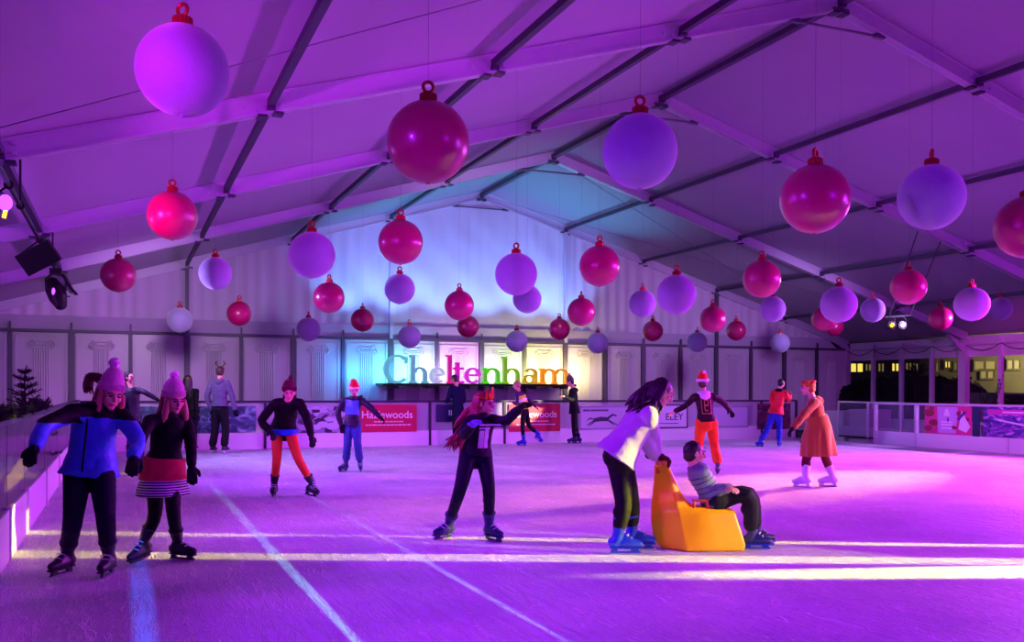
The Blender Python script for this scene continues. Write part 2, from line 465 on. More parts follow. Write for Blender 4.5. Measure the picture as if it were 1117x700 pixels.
# ---- side and front walls
mb = MB(); mb.bb(XE0-.1, XE0, YF, Y0, -.2, zbeam(XE0)+.1); struct('wall_left', mb, M_cloth)
mb = MB(); mb.prism([(XE0, -.2), (XE1, -.2), (XE1, zbeam(XE1)+.2), (XR_, ZR+.2), (XE0, zbeam(XE0)+.2)], (0, YF-.1, 0), (1, 0, 0), (0, 0, 1), (0, 1, 0), .08); struct('wall_front', mb, M_cloth)
ZE = zbeam(XE1)
mb = MB(); mb.bb(XE1-.02, XE1+.06, YF, Y0, -.2, .35); mb.bb(XE1-.02, XE1+.06, YF, Y0, ZE-.1, ZE+.15)
wall_right = struct('wall_right', mb, M_cloth)
nb = 24
for k in range(nb+1):
    y = Y0-BAY/4*k; big = (k % 4 == 0); w = .14 if big else .07
    mb = MB(); mb.bb(XE1-(.2 if big else .1), XE1+.02, y-w, y+w, 0, ZE+.05)
    if big:
        mb.bb(XE1-.24, XE1-.2, y-w-.02, y+w+.02, ZE-.25, ZE+.05)
        mb.prism([(XE1-.2, ZE-.35), (XE1-.9, ZE+.2), (XE1-.75, ZE+.2), (XE1-.2, ZE-.1)], (0, y-.05, 0), (1, 0, 0), (0, 0, 1), (0, 1, 0), .1)
    obj('column' if big else 'mullion', mb, M_alu if big else M_cloth, wall_right)
M_pane = clear_mat('window_sheet', '#30283a', .12, .05)
wn = 0
for k in range(nb):
    ya = Y0-BAY/4*k; yb = ya-BAY/4
    if k > 12: break
    wn += 1
    mb = MB(); mb.bb(XE1, XE1+.01, yb+.07, ya-.07, .35, ZE-.5); w = struct('window_%d' % wn, mb, M_pane)
    v = MB(); v.bb(XE1-.02, XE1+.02, yb+.06, ya-.06, ZE-.52, ZE-.1); obj('valance', v, M_cloth, w)
    v = MB(); v.cap((XE1-.05, yb+.07, ZE-.13), (XE1-.05, ya-.07, ZE-.13), .03, .03, 8); obj('curtain_tube', v, M_alu, w)
mb = MB(); mb.bb(XE1-.02, XE1+.06, YF, Y0-BAY/4*13, .35, ZE-.1); obj('solid_side', mb, M_cloth, wall_right)
# drooping cable along the window heads
mb = MB(); pts = []
for k in range(0, 65):
    t = k/64*16; a = t % 1; pts.append((XE1-.16, Y0-.1-BAY/4*t, ZE-.12-.22*math.sin(PI*a)))
mb.tube(pts, .012, n=6)
tag(obj('drooping_cable', mb, M_black), 'thin black cable drooping in swags along the tops of the right-hand windows', 'cable')

# ================================================================ barriers
M_kick = mat('white_kick_board', '#d8d4de', .35, bump=.05, bscale=20)
M_rail = mat('dark_rail', '#37313f', .35, metal=.5)
M_sheet = clear_mat('hazy_acrylic', '#c8c0d4', .42, .12)
M_clear = clear_mat('clear_acrylic', '#8d86a0', .16, .05)
HB, KH = 1.07, .36
# back barrier, one thing per 1.95 m section
bx = [RX0+.0]+[1.05+1.95*k for k in range(0, 9)]+[RX1]
# sections start so that posts stand at x = 3.0, 4.95, 6.9 ...
n_sec = len(bx)-1
order = ['leftmost', 'second', 'third', 'fourth', 'fifth', 'sixth', 'seventh', 'eighth', 'ninth', 'tenth']
what = ['behind the long-haired skater in black', 'carrying the dark tree banner', 'ending beside the skater in orange tights', 'carrying the left-hand red banner',
        'with the small navy sign', 'carrying the right-hand red banner', 'with the galloping horse banner', 'with the black-framed white banner', 'with the pale lilac banner', 'at the corner, carrying the dark photo banner']
for k in range(n_sec):
    xa, xb = bx[k], bx[k+1]
    r = thing('barrier_section', ((xa+xb)/2, RY1+.03, 0), 'back barrier section '+what[k], 'barrier', 'back barrier sections')
    obj('kick_board', MB().bb(xa+.01, xb-.01, RY1, RY1+.06, 0.0, KH), M_kick, r)
    obj('upper_sheet', MB().bb(xa+.03, xb-.03, RY1+.02, RY1+.032, KH, HB-.02), M_sheet, r)
    obj('top_rail', MB().bb(xa, xb, RY1-.02, RY1+.07, HB-.03, HB+.02), M_rail, r)
    obj('post', MB().bb(xb-.03, xb+.03, RY1-.012, RY1+.08, 0, HB), M_rail, r)
# right barrier
ry = [21.0, 18.9, 17.55, 14.95, 12.3, 9.6, 6.9, 4.2, 1.5, -1.2, YF+.1]
nm2 = ['at the far corner beside the gate', 'between the gate and the pink poster', 'carrying the pink poster', 'carrying the dark blue town picture', 'nearest the right edge of the photo', 'a', 'b', 'c', 'd', 'e']
M_magrail = mat('pale_rail', '#cfc8d6', .3, metal=.3)
for k in range(1, 6):
    ya, yb = ry[k], ry[k+1]
    if k > 4: break
    lab = {1: 'narrow clear section of the right rink barrier beside the gate', 2: 'right barrier section carrying the pink poster', 3: 'right barrier section carrying the blue and magenta town picture', 4: 'right barrier section nearest the right edge of the photo'}[k]
    r = thing('barrier_section', (RX1+.03, (ya+yb)/2, 0), lab, 'barrier', 'right barrier sections')
    obj('kick_board', MB().bb(RX1, RX1+.06, yb+.01, ya-.01, 0, KH-.03), M_kick, r)
    obj('upper_sheet', MB().bb(RX1+.02, RX1+.032, yb+.03, ya-.03, KH-.03, HB-.05), M_clear, r)
    obj('top_rail', MB().bb(RX1-.02, RX1+.07, yb, ya, HB-.06, HB-.01), M_magrail, r)
    for y in (ya,): obj('post', MB().bb(RX1-.012, RX1+.08, y-.03, y+.03, 0, HB-.03), M_magrail, r)
# gate: two clear leaves in slim frames between the corner and the right barrier
g = thing('rink_gate', (RX1+.4, 19.9, 0), 'two-leaf clear gate with slim silver frame in the far right corner of the rink', 'gate')
P0, P1 = G(914, 478), G(983, 483.5)
P0.z = P1.z = 0
for k in range(2):
    a = P0.lerp(P1, k*.5); b = P0.lerp(P1, k*.5+.5); d = (b-a).normalized()
    a = a+d*.02; b = b-d*.02
    up = V((0, 0, 1))
    f = MB()
    for p in (a, b): f.beam(p+up*.07, p+up*(HB-.02), .04, .04, up=d)
    f.beam(a+up*(HB-.03), b+up*(HB-.03), .04, .04)
    lf = obj('gate_leaf', MB().beam(a+up*.6, b+up*.6, .01, .95), M_clear, g)
    obj('leaf_frame', f, M_magrail, lf)
    f = MB(); f.beam(a+up*.08, b+up*.08, .04, .05); obj('bottom_rail', f, M_black, lf)
    f = MB(); f.beam(a+up*.24, b+up*.24, .016, .26); obj('lower_plate', f, M_sheet, lf)
# left barrier
M_leftsheet = mat('glossy_dark_banner', '#1e1628', .14, bump=.5, bscale=2.2, var=.6, vscale=1.6, stretch=(1, 3.5, .6), spec=.8)
ly = [21.9, 19.5, 17.1, 14.7, 12.3, 9.9, 8.4, 6.9, 4.4]
ll = ['farthest', 'second from the far end', 'third from the far end', 'middle', 'just past the small fir tree', 'where the yellow light falls behind the woman in blue', 'beside the woman in blue', 'nearest']
for k in range(len(ly)-1):
    ya, yb = ly[k], ly[k+1]
    r = thing('barrier_section', (RX0-.03, (ya+yb)/2, 0), 'glossy dark left barrier section, '+ll[k], 'barrier', 'left barrier sections')
    obj('kick_board', MB().bb(RX0-.06, RX0, yb+.015, ya-.015, 0, .4), M_kick, r)
    obj('banner_sheet', MB().bb(RX0-.045, RX0-.02, yb+.02, ya-.02, .4, HB+.0), M_leftsheet, r)
    obj('top_rail', MB().bb(RX0-.08, RX0+.0, yb, ya, HB, HB+.04), M_rail, r)
    obj('post', MB().bb(RX0-.03, RX0+.015, yb-.02, yb+.02, 0, .42), M_magrail, r)

# ---------------------------------------------------------------- banners on the back barrier
YB = RY1-.006
def banner(name, px0, px1, py0, py1, mt, label, border=None, y=None):
    a = onY(px0, (py0+py1)/2, YB); b = onY(px1, (py0+py1)/2, YB)
    zt = onY((px0+px1)/2, py0, YB).z; zb = onY((px0+px1)/2, py1, YB).z
    o = thing(name, ((a.x+b.x)/2, YB, (zt+zb)/2), label, 'banner', None)
    obj('sheet', MB().bb(a.x, b.x, YB-.012, YB, zb, zt), mt, o)
    if border:
        f = MB(); w = .035
        f.bb(a.x, b.x, YB-.018, YB-.004, zt-w, zt); f.bb(a.x, b.x, YB-.018, YB-.004, zb, zb+w)
        f.bb(a.x, a.x+w, YB-.018, YB-.004, zb, zt); f.bb(b.x-w, b.x, YB-.018, YB-.004, zb, zt)
        obj('border', f, border, o)
    return o, a.x, b.x, zb, zt
M_red = mat('red_banner_vinyl', '#b3123f', .45)
M_wht = mat('white_print', '#e8e2ea', .5)
M_navy = mat('navy_sign', '#14204a', .4)
for (a, b, t, lab) in ((389.5, 454.5, 441, 'red banner with white lettering beside the boy in the red hat'), (555, 611, 440.5, 'red banner with white lettering behind the skater in the bright vest')):
    o, x0, x1, z0, z1 = banner('sponsor_banner', a, b, t, t+30, M_red, lab)
    o['group'] = 'red banners'
    w = x1-x0
    text_obj('lettering', 'Hazlewoods', .26*w/1.5, (x0+w*.5, YB-.016, z0+(z1-z0)*.62), (1, 0, 0), (0, 0, 1), M_wht, o)
    random.seed(3)
    for zz, c0, c1 in ((.36, .28, .78), (.24, .14, .84)):
        x = x0+w*c0; f = MB()
        while x < x0+w*c1:
            l = random.uniform(.03, .08)*w; f.bb(x, x+l, YB-.016, YB-.011, z0+(z1-z0)*zz, z0+(z1-z0)*zz+.022); x += l+.012*w
        obj('small_print', f, M_wht, o)
forest = ramp_mat('forest_print', [(.3, '#1c2440'), (.48, '#2f4a63'), (.58, '#4f7686'), (.7, '#9bb6c6')], 2.2, rough=.4, stretch=(1.5, 1, 2.5), distort=1.2)
o, x0, x1, z0, z1 = banner('tree_banner', 150, 279, 443, 472, forest, 'dark teal banner printed with trees behind the man in black trousers')
f = MB(); random.seed(5)
for k in range(9):
    x = x0+.5+k*.17; f.torus((x, YB-.014, z0+.3+random.uniform(-.02, .02)), .06, .008, Matrix.Rotation(PI/2, 3, 'X'), n=14, m_=5, a0=random.uniform(0, 2), a1=random.uniform(4, 6))
obj('swirl_lettering', f, mat('pale_print', '#8fb0c8', .5), o)
o, x0, x1, z0, z1 = banner('rock_banner', 322, 376, 443, 472, ramp_mat('snowy_rock_print', [(.0, '#0d0c1c'), (.3, '#2a2740'), (.5, '#b8b4cc'), (.75, '#3a3550')], 5, 'cells', .4, (1.2, 1, 2.2)), 'dark banner with snowy rocks left of the boy in the red hat')
f = MB()
for k, (u, v, r) in enumerate(((.55, .32, .13), (.75, .25, .16), (.68, .5, .1), (.85, .45, .12), (.42, .22, .12))):
    f.ell((x0+(x1-x0)*u, YB-.012, z0+(z1-z0)*v), (r, .006, r*.55), n=14, m_=6)
obj('white_boulder_print', f, mat('snow_print', '#b9b4cc', .5), o)
o, x0, x1, z0, z1 = banner('navy_sign', 475.5, 497, 441, 460, M_navy, 'small navy sign on the back barrier behind the leaning dark figure')
text_obj('lettering', 'II', .2, (x0+(x1-x0)*.72, YB-.016, (z0+z1)/2), (1, 0, 0), (0, 0, 1), M_wht, o)
o, x0, x1, z0, z1 = banner('horse_banner', 632, 688, 443, 468, mat('lilac_vinyl', '#b6aecb', .5), 'pale lilac banner with a running horse drawing, left of the woman in the pale jumper', mat('lilac_edge', '#8d84a8', .5))
f = MB(); random.seed(2); x = x0+.1
while x < x0+.85:
    l = random.uniform(.03, .07); f.bb(x, x+l, YB-.016, YB-.011, z1-.13, z1-.08); x += l+.015
hx, hz = x0+.72, z0+.24
f.tube([(hx-.3, YB-.013, hz), (hx-.1, YB-.013, hz+.03), (hx+.12, YB-.013, hz+.02)], [.05, .06, .05], [.004]*3, side=V((0, 0, 1)), n=10)
f.tube([(hx+.1, YB-.013, hz+.04), (hx+.25, YB-.013, hz+.14), (hx+.36, YB-.013, hz+.11)], [.035, .03, .02], [.004]*3, side=V((0, 0, 1)), n=8)
for (a, b, c) in ((-.28, -.42, -.5), (-.24, -.34, -.44), (.1, .22, .3), (.12, .28, .4)):
    f.tube([(hx+a, YB-.013, hz), (hx+b, YB-.013, hz-.08), (hx+c, YB-.013, hz-.14)], [.02, .014, .01], [.004]*3, side=V((0, 0, 1)), n=6)
f.tube([(hx-.3, YB-.013, hz+.02), (hx-.42, YB-.013, hz+.05), (hx-.52, YB-.013, hz-.02)], [.014, .02, .006], [.004]*3, side=V((0, 0, 1)), n=6)
obj('horse_print', f, mat('dark_purple_print', '#2c2340', .5), o)
o, x0, x1, z0, z1 = banner('framed_banner', 700, 750, 441, 467, mat('pale_vinyl', '#c9c0d8', .5), 'white banner in a black frame left of the skater in orange trousers', M_black)
text_obj('lettering', 'ELEY', .27, (x0+(x1-x0)*.7, YB-.016, z0+(z1-z0)*.47), (1, 0, 0), (0, 0, 1), M_black, o)
f = MB(); f.bb(x0+.5, x1-.3, YB-.016, YB-.011, z0+.12, z0+.14); obj('small_print', f, M_black, o)
banner('plain_banner', 776, 816, 443, 466, mat('lilac_vinyl', '#b6aecb', .5), 'plain lilac banner on the back barrier, right of the skater in orange trousers', mat('lilac_edge', '#8d84a8', .5))
o, x0, x1, z0, z1 = banner('photo_banner', 826, 862, 440, 468, ramp_mat('dark_photo_print', [(.35, '#150d1c'), (.5, '#4a1838'), (.6, '#7a2c48'), (.75, '#2b1c4a')], 3.5, rough=.4, distort=.8), 'dark maroon picture banner behind the skater in the red jacket')

# ---------------------------------------------------------------- posters on the right barrier
XP = RX1-.006
def poster(px0, px1, z0, z1, mt, name, label, side=None):
    a = onX(px0, 470, XP).y; b = onX(px1, 470, XP).y
    o = thing(name, (XP, (a+b)/2, (z0+z1)/2), label, 'poster')
    obj('sheet', MB().bb(XP-.012, XP, min(a, b), max(a, b), z0, z1), mt, o)
    return o, max(a, b), min(a, b)
o, ya, yb = poster(1009, 1060, .34, 1.0, mat('magenta_poster', '#d0208a', .35, var=.3, vscale=3), 'pink_poster', 'bright pink poster with white and lilac artwork on the right-hand barrier')
W = ya-yb
def U(u, v): return (ya-W*u, .34+.66*v)
def quad(mb, pts, d=.004):
    mb.prism([(-U(*p)[0], U(*p)[1]) for p in pts], (XP-.012, 0, 0), (0, -1, 0), (0, 0, 1), (-1, 0, 0), d)
f = MB(); quad(f, [(.3, .05), (.68, .05), (.72, .98), (.28, .98)]); obj('lilac_centre', f, mat('lilac_art', '#c9a0e0', .4), o)
f = MB()
for v in (.2, .32, .42): quad(f, [(.36, v), (.62, v), (.6, v+.05), (.38, v+.05)], .008)
quad(f, [(.74, .2), (.9, .1), (.98, .3), (.8, .85)], .008); quad(f, [(.42, .65), (.56, .65), (.52, .9), (.46, .9)], .008)
obj('white_shapes', f, mat('white_art', '#efe6f4', .4), o)
f = MB()
for qi, (u, v, r) in enumerate(((.1, .75, .09), (.2, .4, .08), (.08, .2, .07), (.15, .92, .05), (.76, .75, .06), (.64, .25, .05), (.9, .55, .05))):
    y_, z_ = U(u, v); f = MB(); f.ell((XP-.014, y_, z_), (.006, r*1.8, r), n=14, m_=6)
    obj('crimson_dot', f, mat('crimson_art', '#8a0f3c', .4), o)
f = MB(); quad(f, [(.5, .45), (.53, .45), (.53, .6), (.5, .6)], .01); quad(f, [(.7, .55), (.75, .5), (.9, .8), (.86, .85)], .01); obj('violet_marks', f, mat('violet_art', '#4a1c8c', .4), o)
a_ = onX(1061, 470, XP).y; b_ = onX(1069, 470, XP).y
o = tag(obj('narrow_navy_banner', MB().bb(XP-.014, XP, b_, a_, .33, 1.01), M_navy), 'narrow dark navy panel beside the pink poster on the right barrier', 'banner')
a_ = onX(985, 470, XP).y; b_ = onX(1002, 470, XP).y
town = ramp_mat('town_print', [(.3, '#1a1440'), (.45, '#3a2a86'), (.55, '#8a3ab0'), (.68, '#d8a0e0')], 2.6, 'noise', .35, (1, 1.4, 3), distort=1.5)
a_ = onX(1073, 470, XP).y; b_ = ry[4]+.05
o = thing('town_picture', (XP, (a_+b_)/2, .68), 'blue and magenta picture of a town skyline on the barrier at the right edge', 'poster')
obj('sheet', MB().bb(XP-.012, XP, b_, a_, .34, 1.0), town, o)
f = MB()
f.bb(XP-.016, XP-.011, b_+.1, a_-.1, .84, .95); obj('sky_band', f, mat('magenta_sky_print', '#c03aa0', .4), o)
f = MB(); f.tube([(XP-.014, a_-.4, .72), (XP-.014, a_-1.1, .62), (XP-.014, b_+.5, .48)], .018, n=6); f.bb(XP-.018, XP-.012, a_-1.6, a_-.5, .88, .91); obj('white_lines', f, M_wht, o)

# ---------------------------------------------------------------- storage boxes behind the gate
M_box = mat('pale_board_box', '#b8b0bd', .6)
for (px0, px1, y, z1, lab) in ((921, 943, 21.3, .72, 'pale grey box behind the left leaf of the gate'), (948, 972, 20.5, .78, 'pale grey box behind the right leaf of the gate')):
    a = onY(px0, 470, y); b = onY(px1, 470, y)
    o = thing('storage_box', ((a.x+b.x)/2, y+.4, -.125), lab, 'box', 'boxes behind the gate')
    obj('body', MB().bb(a.x, b.x, y, y+.8, -.125, z1), M_box, o, bevel=.01)
    obj('lid', MB().bb(a.x-.02, b.x+.02, y-.02, y+.82, z1, z1+.05), M_box, o, bevel=.01)
# ================================================================ baubles
M_redball = mat('glossy_red_bauble', '#a80858', .3, var=.08, vscale=3, bump=.05, bscale=8, coat=.3)
M_whiteball = mat('frosted_white_bauble', '#8d88ac', .65, var=.05, vscale=12, bump=.35, bscale=60, sheen=.6)
M_cap = mat('copper_red_cap', '#a3202c', .3, metal=.6)
M_wire = mat('thin_wire', '#4a4458', .5, metal=.5)
def bauble_proto(mt, name):
    r = thing(name, (0, 0, 0), None, None)
    prof = []
    for k in range(0, 33):
        t = PI*k/32; prof.append((.5*math.sin(t), -.5*math.cos(t)))
    # moulded seam round the middle and a small spigot below
    b = MB(); b.lathe(prof, n=56); b.torus((0, 0, 0), .498, .0045, Matrix.Rotation(PI/2, 3, 'X'), n=56, m_=6)
    b.lathe([(.03, -.515), (.035, -.49), (.02, -.48)], n=12)
    obj('ball', b, mt, r, smooth=True)
    c = MB(); c.lathe([(.115, .47), (.12, .485), (.105, .495), (.1, .57), (.108, .58), (.085, .595), (.03, .6)], n=28)
    for k in range(18):
        t = 2*PI*k/18; c.bb(.1*math.cos(t)-.008, .1*math.cos(t)+.008, .1*math.sin(t)-.008, .1*math.sin(t)+.008, .49, .575)
    obj('cap', c, M_cap, r, smooth=False)
    l = MB(); l.torus((0, 0, .67), .062, .022, Matrix.Rotation(PI/2, 3, 'X'), n=24, m_=8); obj('hanging_loop', l, M_cap, r, smooth=True)
    w = MB(); w.cap((0, 0, 0), (0, 0, 1), .002, .002, 6); o = obj('hanging_wire', w, M_wire, r); o.location = (0, 0, .72)
    return r
protoR = bauble_proto(M_redball, 'red_bauble'); protoW = bauble_proto(M_whiteball, 'white_bauble')
fresh = {protoR.name: True, protoW.name: True}
ROWY = [6.71, 12.21, 17.71, 23.21]; ROWD = [.623, .607, .600, .597]
RN = ['nearest row', 'second row', 'third row', 'farthest row']
# (px, py, apparent width, colour, label start)
BALLS = [
 [(199, 77, 104, 'w', 'largest white bauble, top left, half dark blue and half lilac'), (467, 155, 92, 'r', 'largest crimson bauble, hanging high just left of the tent ridge'), (698, 165, 83, 'w', 'big white bauble hanging over the middle of the rink, right of the largest crimson one'),
  (889, 217, 77, 'r', 'big dark crimson bauble upper right, left of the big white bauble on the right'), (1016, 215, 72, 'w', 'big white bauble upper right, beside the bauble cut by the edge of the photo'), (1120, 248, 70, 'r', 'big magenta red bauble cut off by the right edge of the photo')],
 [(188, 235, 57, 'r', 'bright pink-red bauble lit by a spotlight, upper left'), (340, 278, 52, 'w', 'white bauble with a bright pink left half, left of the tent ridge'), (437, 264, 49, 'r', 'magenta bauble with a bright left half, hanging above a small grey-white one'), (563, 299, 48, 'w', 'violet-lit white bauble partly covering a smaller one, above the middle of the sign'),
  (654, 290, 45, 'r', 'crimson bauble high to the right of the tent ridge, against the gable cloth'), (738, 321, 42, 'w', 'violet-lit white bauble, right of the gable cloth edge, second row'), (831, 304, 40, 'r', 'dark crimson bauble just above a small white one, right of centre'), (915, 332, 41, 'w', 'white bauble covering two small red ones behind it'),
  (991, 313, 39, 'r', 'dark crimson bauble above the pair of spotlights on the right'), (1060, 331.6, 40, 'w', 'white bauble at far right overlapping a smaller white one')],
 [(129, 300, 37, 'r', 'dark maroon bauble at far left beside the moving-head lamp'), (235, 298, 38, 'w', 'dull grey-white bauble at left, above the man in the grey hooded top'), (359, 324.5, 35, 'r', 'crimson bauble just below the half-pink white one'), (436, 315, 34, 'w', 'small grey-white bauble directly beneath a magenta one'),
  (501, 333, 33, 'r', 'crimson bauble above the sign, overlapping a smaller one below right'), (575, 326, 32, 'w', 'small grey-white bauble half hidden behind a violet-lit one'), (634, 340, 30, 'r', 'crimson bauble above the right end of the sign'), (701, 331, 30, 'w', 'small white bauble left of a bigger violet-lit one'),
  (777.5, 348, 28, 'r', 'small crimson bauble above the skater in the red and white hat'), (843, 337, 30, 'w', 'small white bauble just below a dark crimson one, right of centre'), (899, 348, 28, 'r', 'small pink-red bauble peeping out at the left behind a white one'), (952, 338, 29, 'w', 'small white bauble to the left of the pair of spotlights'),
  (1026, 347, 28, 'r', 'small pink-red bauble to the right of the pair of spotlights'), (1091, 337, 26, 'w', 'small white bauble at far right, rightmost white one')],
 [(196, 349, 27, 'w', 'small white bauble low at left with a bright left half'), (261, 342, 28, 'r', 'small bright pink-red bauble low at left'), (336.5, 359, 26.4, 'w', 'small violet-lit white bauble above the skater in orange tights'), (395.5, 349, 26, 'r', 'small magenta bauble above the boy in the red hat'),
  (446.6, 367, 25, 'w', 'small violet-lit white bauble above the left end of the sign'), (510.5, 356, 25, 'r', 'small crimson bauble half hidden below a bigger crimson one'), (563.6, 372, 24, 'w', 'small violet-lit white bauble just above the middle of the sign'), (610, 359, 23, 'r', 'small crimson bauble above the right part of the sign, left of a bigger one'),
  (652, 374, 24, 'w', 'small violet-lit white bauble beyond the right end of the sign'), (712, 361, 24, 'r', 'small crimson bauble above the woman in the pale jumper'), (760.5, 373, 23, 'w', 'small violet-lit white bauble above the red and white hat'), (803, 360.5, 22, 'r', 'smallest dark crimson bauble, right of the red and white hat'),
  (851, 374, 23, 'w', 'small white bauble above the skater in the red jacket')],
]
# two small reds overlap behind the white one: the lower right one hangs in the farthest row
BALLS[3].append((910, 356, 26, 'r', 'small red bauble with a bright right rim, lower right behind a white one'))
for ri, row in enumerate(BALLS):
    for (px, py, w, c, lab) in row:
        p = onY(px, py, ROWY[ri]); D = ROWD[ri]
        src = protoR if c == 'r' else protoW
        if fresh.get(src.name): r = src; fresh[src.name] = False
        else: r = dup_tree(src)
        r.location = p; s = D*.97; r.scale = (s, s, s); r.rotation_euler = (0, 0, random.uniform(-1, 1))
        r['_o'] = (0, 0, 0)
        for ch in r.children:
            if ch.name.startswith('hanging_wire'):
                top = zbeam(p.x)
                ch.scale = (1, 1, max(.3, (top-p.z)/s-.72+.02))
        tag(r, lab+', '+RN[ri] if lab.count(' ') < 10 else lab, 'bauble', 'baubles hanging in the '+RN[ri])

# ================================================================ illuminated sign
SY = 27.75
PXM = 37.4
def letter(ch, px0, px1):
    """slab-serif letters as polygons in local (x, z), z=0 on the baseline"""
    W_ = (px1-px0); mb = MB(); T = .125; t2 = .06; XH = .5; AS = .86
    w = onY(px1, 410, SY).x-onY(px0, 410, SY).x; x0 = onY(px0, 410, SY).x; D = .14
    def R(a, b, c, d): mb.bb(x0+a, x0+b, SY, SY+D, ZL+c, ZL+d)
    def A(cx, cz, rx, rz, th0, th1, a0, a1, n=28):
        P = []; Q = []
        for k in range(n+1):
            a = math.radians(a0+(a1-a0)*k/n); c, s_ = math.cos(a), math.sin(a)
            th = th0+(th1-th0)*abs(c)
            P.append((cx+rx*c, cz+rz*s_)); Q.append((cx+(rx-th)*c, cz+(rz-th0*.8)*s_))
        for k in range(n):
            poly = [P[k], P[k+1], Q[k+1], Q[k]]
            mb.prism([(x0+a, ZL+b) for a, b in poly], (0, SY, 0), (1, 0, 0), (0, 0, 1), (0, 1, 0), D)
    if ch == 'C':
        A(w*.55, AS*.5, w*.55, AS*.5, .08, .15, 48, 312); R(w*.86, w*.95, AS*.7, AS*.93)
    if ch == 'l': R(w*.5-T/2, w*.5+T/2, 0, AS+.02); R(w*.1, w*.9, 0, t2); R(.0, w*.5, AS-.04, AS+.02)
    if ch in 'hn':
        top = AS if ch == 'h' else XH
        R(.05, .05+T, 0, top); R(0, .05+T, top-t2, top); R(0, T+.1, 0, t2)
        A(w*.5+.02, XH*.55, w*.5-.07, XH*.45, .08, T, 0, 165); R(w-.05-T, w-.05, 0, XH*.58); R(w-T-.1, w, 0, t2)
    if ch == 'm':
        R(.05, .05+T, 0, XH); R(0, .05+T, XH-t2, XH); R(0, T+.1, 0, t2); h = (w-.1-T)/2
        for q in range(2):
            cx = .05+T/2+h*(q+.5); A(cx+.02, XH*.55, h*.5+T*.35, XH*.45, .08, T, 0, 165)
            xe = .05+T/2+h*(q+1); R(xe-T/2, xe+T/2, 0, XH*.58); R(xe-T/2-.04, xe+T/2+.04, 0, t2)
    if ch == 'e':
        A(w*.5, XH*.5, w*.5, XH*.5, .08, T, 0, 318); R(.08, w-.05, XH*.46, XH*.46+.065)
    if ch == 't':
        R(w*.38-T/2, w*.38+T/2, .12, XH+.16); R(0, w*.95, XH-.07, XH); A(w*.38+.11, .13, .17, .13, .08, T, 180, 320)
    if ch == 'a':
        A(w*.42, XH*.3, w*.42, XH*.3, .07, .11, 0, 360); R(w*.84-T*.7, w*.84+T*.3, 0, XH*.62); A(w*.5, XH*.6, w*.4+.02, XH*.4, .07, T, 0, 150); R(w*.8, w, 0, t2)
    return mb, x0, w
ZL = onY(520, 418.3, SY).z
LET = [('C', 419, 446, '#6fd0dc', 'capital letter C, teal blue, leftmost in the sign', .55), ('h', 447, 468, '#7ab8c8', 'first letter h, grey teal, right of the capital C', .5), ('e', 469, 486, '#c0cfe0', 'first letter e, pale grey, left of the tall magenta l', .6),
       ('l', 487, 495, '#e01490', 'tall magenta letter l of the sign', .55), ('t', 495, 507, '#d81ab8', 'magenta letter t of the sign', .6), ('e', 507.5, 525, '#e040d0', 'second letter e, pink, right of the t', .6),
       ('n', 526, 547.5, '#5ad01e', 'bright green letter n of the sign', .6), ('h', 548, 569, '#8cc828', 'second letter h, yellow green, in the right half of the sign', .5), ('a', 571, 588, '#d8b02c', 'gold letter a of the sign', .5), ('m', 589, 622, '#f09a10', 'orange letter m at the right end of the sign', .6)]
for i, (ch, a, b, c, lab, e) in enumerate(LET):
    mb, x0, w = letter(ch, a, b)
    r = thing('sign_letter', (x0+w/2, SY, ZL), 'large slab-serif '+lab, 'sign letter', 'letters of the illuminated sign')
    obj('letter_body', mb, mat('lit_letter_%d' % i, c, .4, emit=c, estr=e), r)
x0 = onY(417, 420, SY).x; x1 = onY(628, 420, SY).x
s_ = thing('sign_shelf', ((x0+x1)/2, SY, ZL), 'long thin black bar carrying the illuminated letters on the back wall', 'shelf')
obj('bar', MB().bb(x0, x1, SY-.05, Y0-.13, ZL-.08, ZL), M_black, s_)
mb = MB()
for k in range(6):
    x = x0+.4+(x1-x0-.8)*k/5; mb.bb(x-.03, x+.03, SY+.1, Y0-.1, ZL-.12, ZL-.06)
    mb.bb(x-.12, x+.12, SY-.02, SY+.1, ZL-.16, ZL-.08)
obj('bracket', mb, M_black, s_)
# coloured tube lamps behind the letters throw their light on the wall panels
def area(name, loc, dirv, sx, sy, W_, c, spread=180, shape='RECTANGLE'):
    l = bpy.data.lights.new(name, 'AREA'); l.shape = shape; l.size = sx; l.size_y = sy; l.energy = W_; l.color = c; l.spread = math.radians(spread)
    o = bpy.data.objects.new(name, l); col.objects.link(o); o.location = loc
    o.rotation_euler = V(dirv).to_track_quat('-Z', 'Y').to_euler(); return o
def spot(name, loc, tgt, W_, c, ang, blend=.3, r=.08, sc=(1, 1, 1), up=None):
    l = bpy.data.lights.new(name, 'SPOT'); l.energy = W_; l.color = c; l.spot_size = math.radians(ang); l.spot_blend = blend; l.shadow_soft_size = r
    o = bpy.data.objects.new(name, l); col.objects.link(o)
    loc = V(loc); d = (V(tgt)-loc).normalized(); u = V(up) if up is not None else V((0, 0, 1))
    x = d.cross(u).normalized(); y = x.cross(d)
    M = Matrix((x, y, -d)).transposed().to_4x4(); M = M @ Matrix.Diagonal((*sc, 1)); M.translation = loc; o.matrix_world = M; return o
def point(name, loc, W_, c, r=.2):
    l = bpy.data.lights.new(name, 'POINT'); l.energy = W_; l.color = c; l.shadow_soft_size = r
    o = bpy.data.objects.new(name, l); col.objects.link(o); o.location = loc; return o
WASH = [(6.6, (.05, .35, 1), 26), (7.9, (.1, .75, 1), 30), (9.0, (.6, .8, 1), 22), (9.9, (1, .15, .9), 26), (10.6, (.8, .5, 1), 16), (11.2, (.25, 1, .15), 22), (12.0, (.85, 1, .35), 26), (12.9, (1, .85, .25), 30), (13.9, (1, .8, .3), 30)]
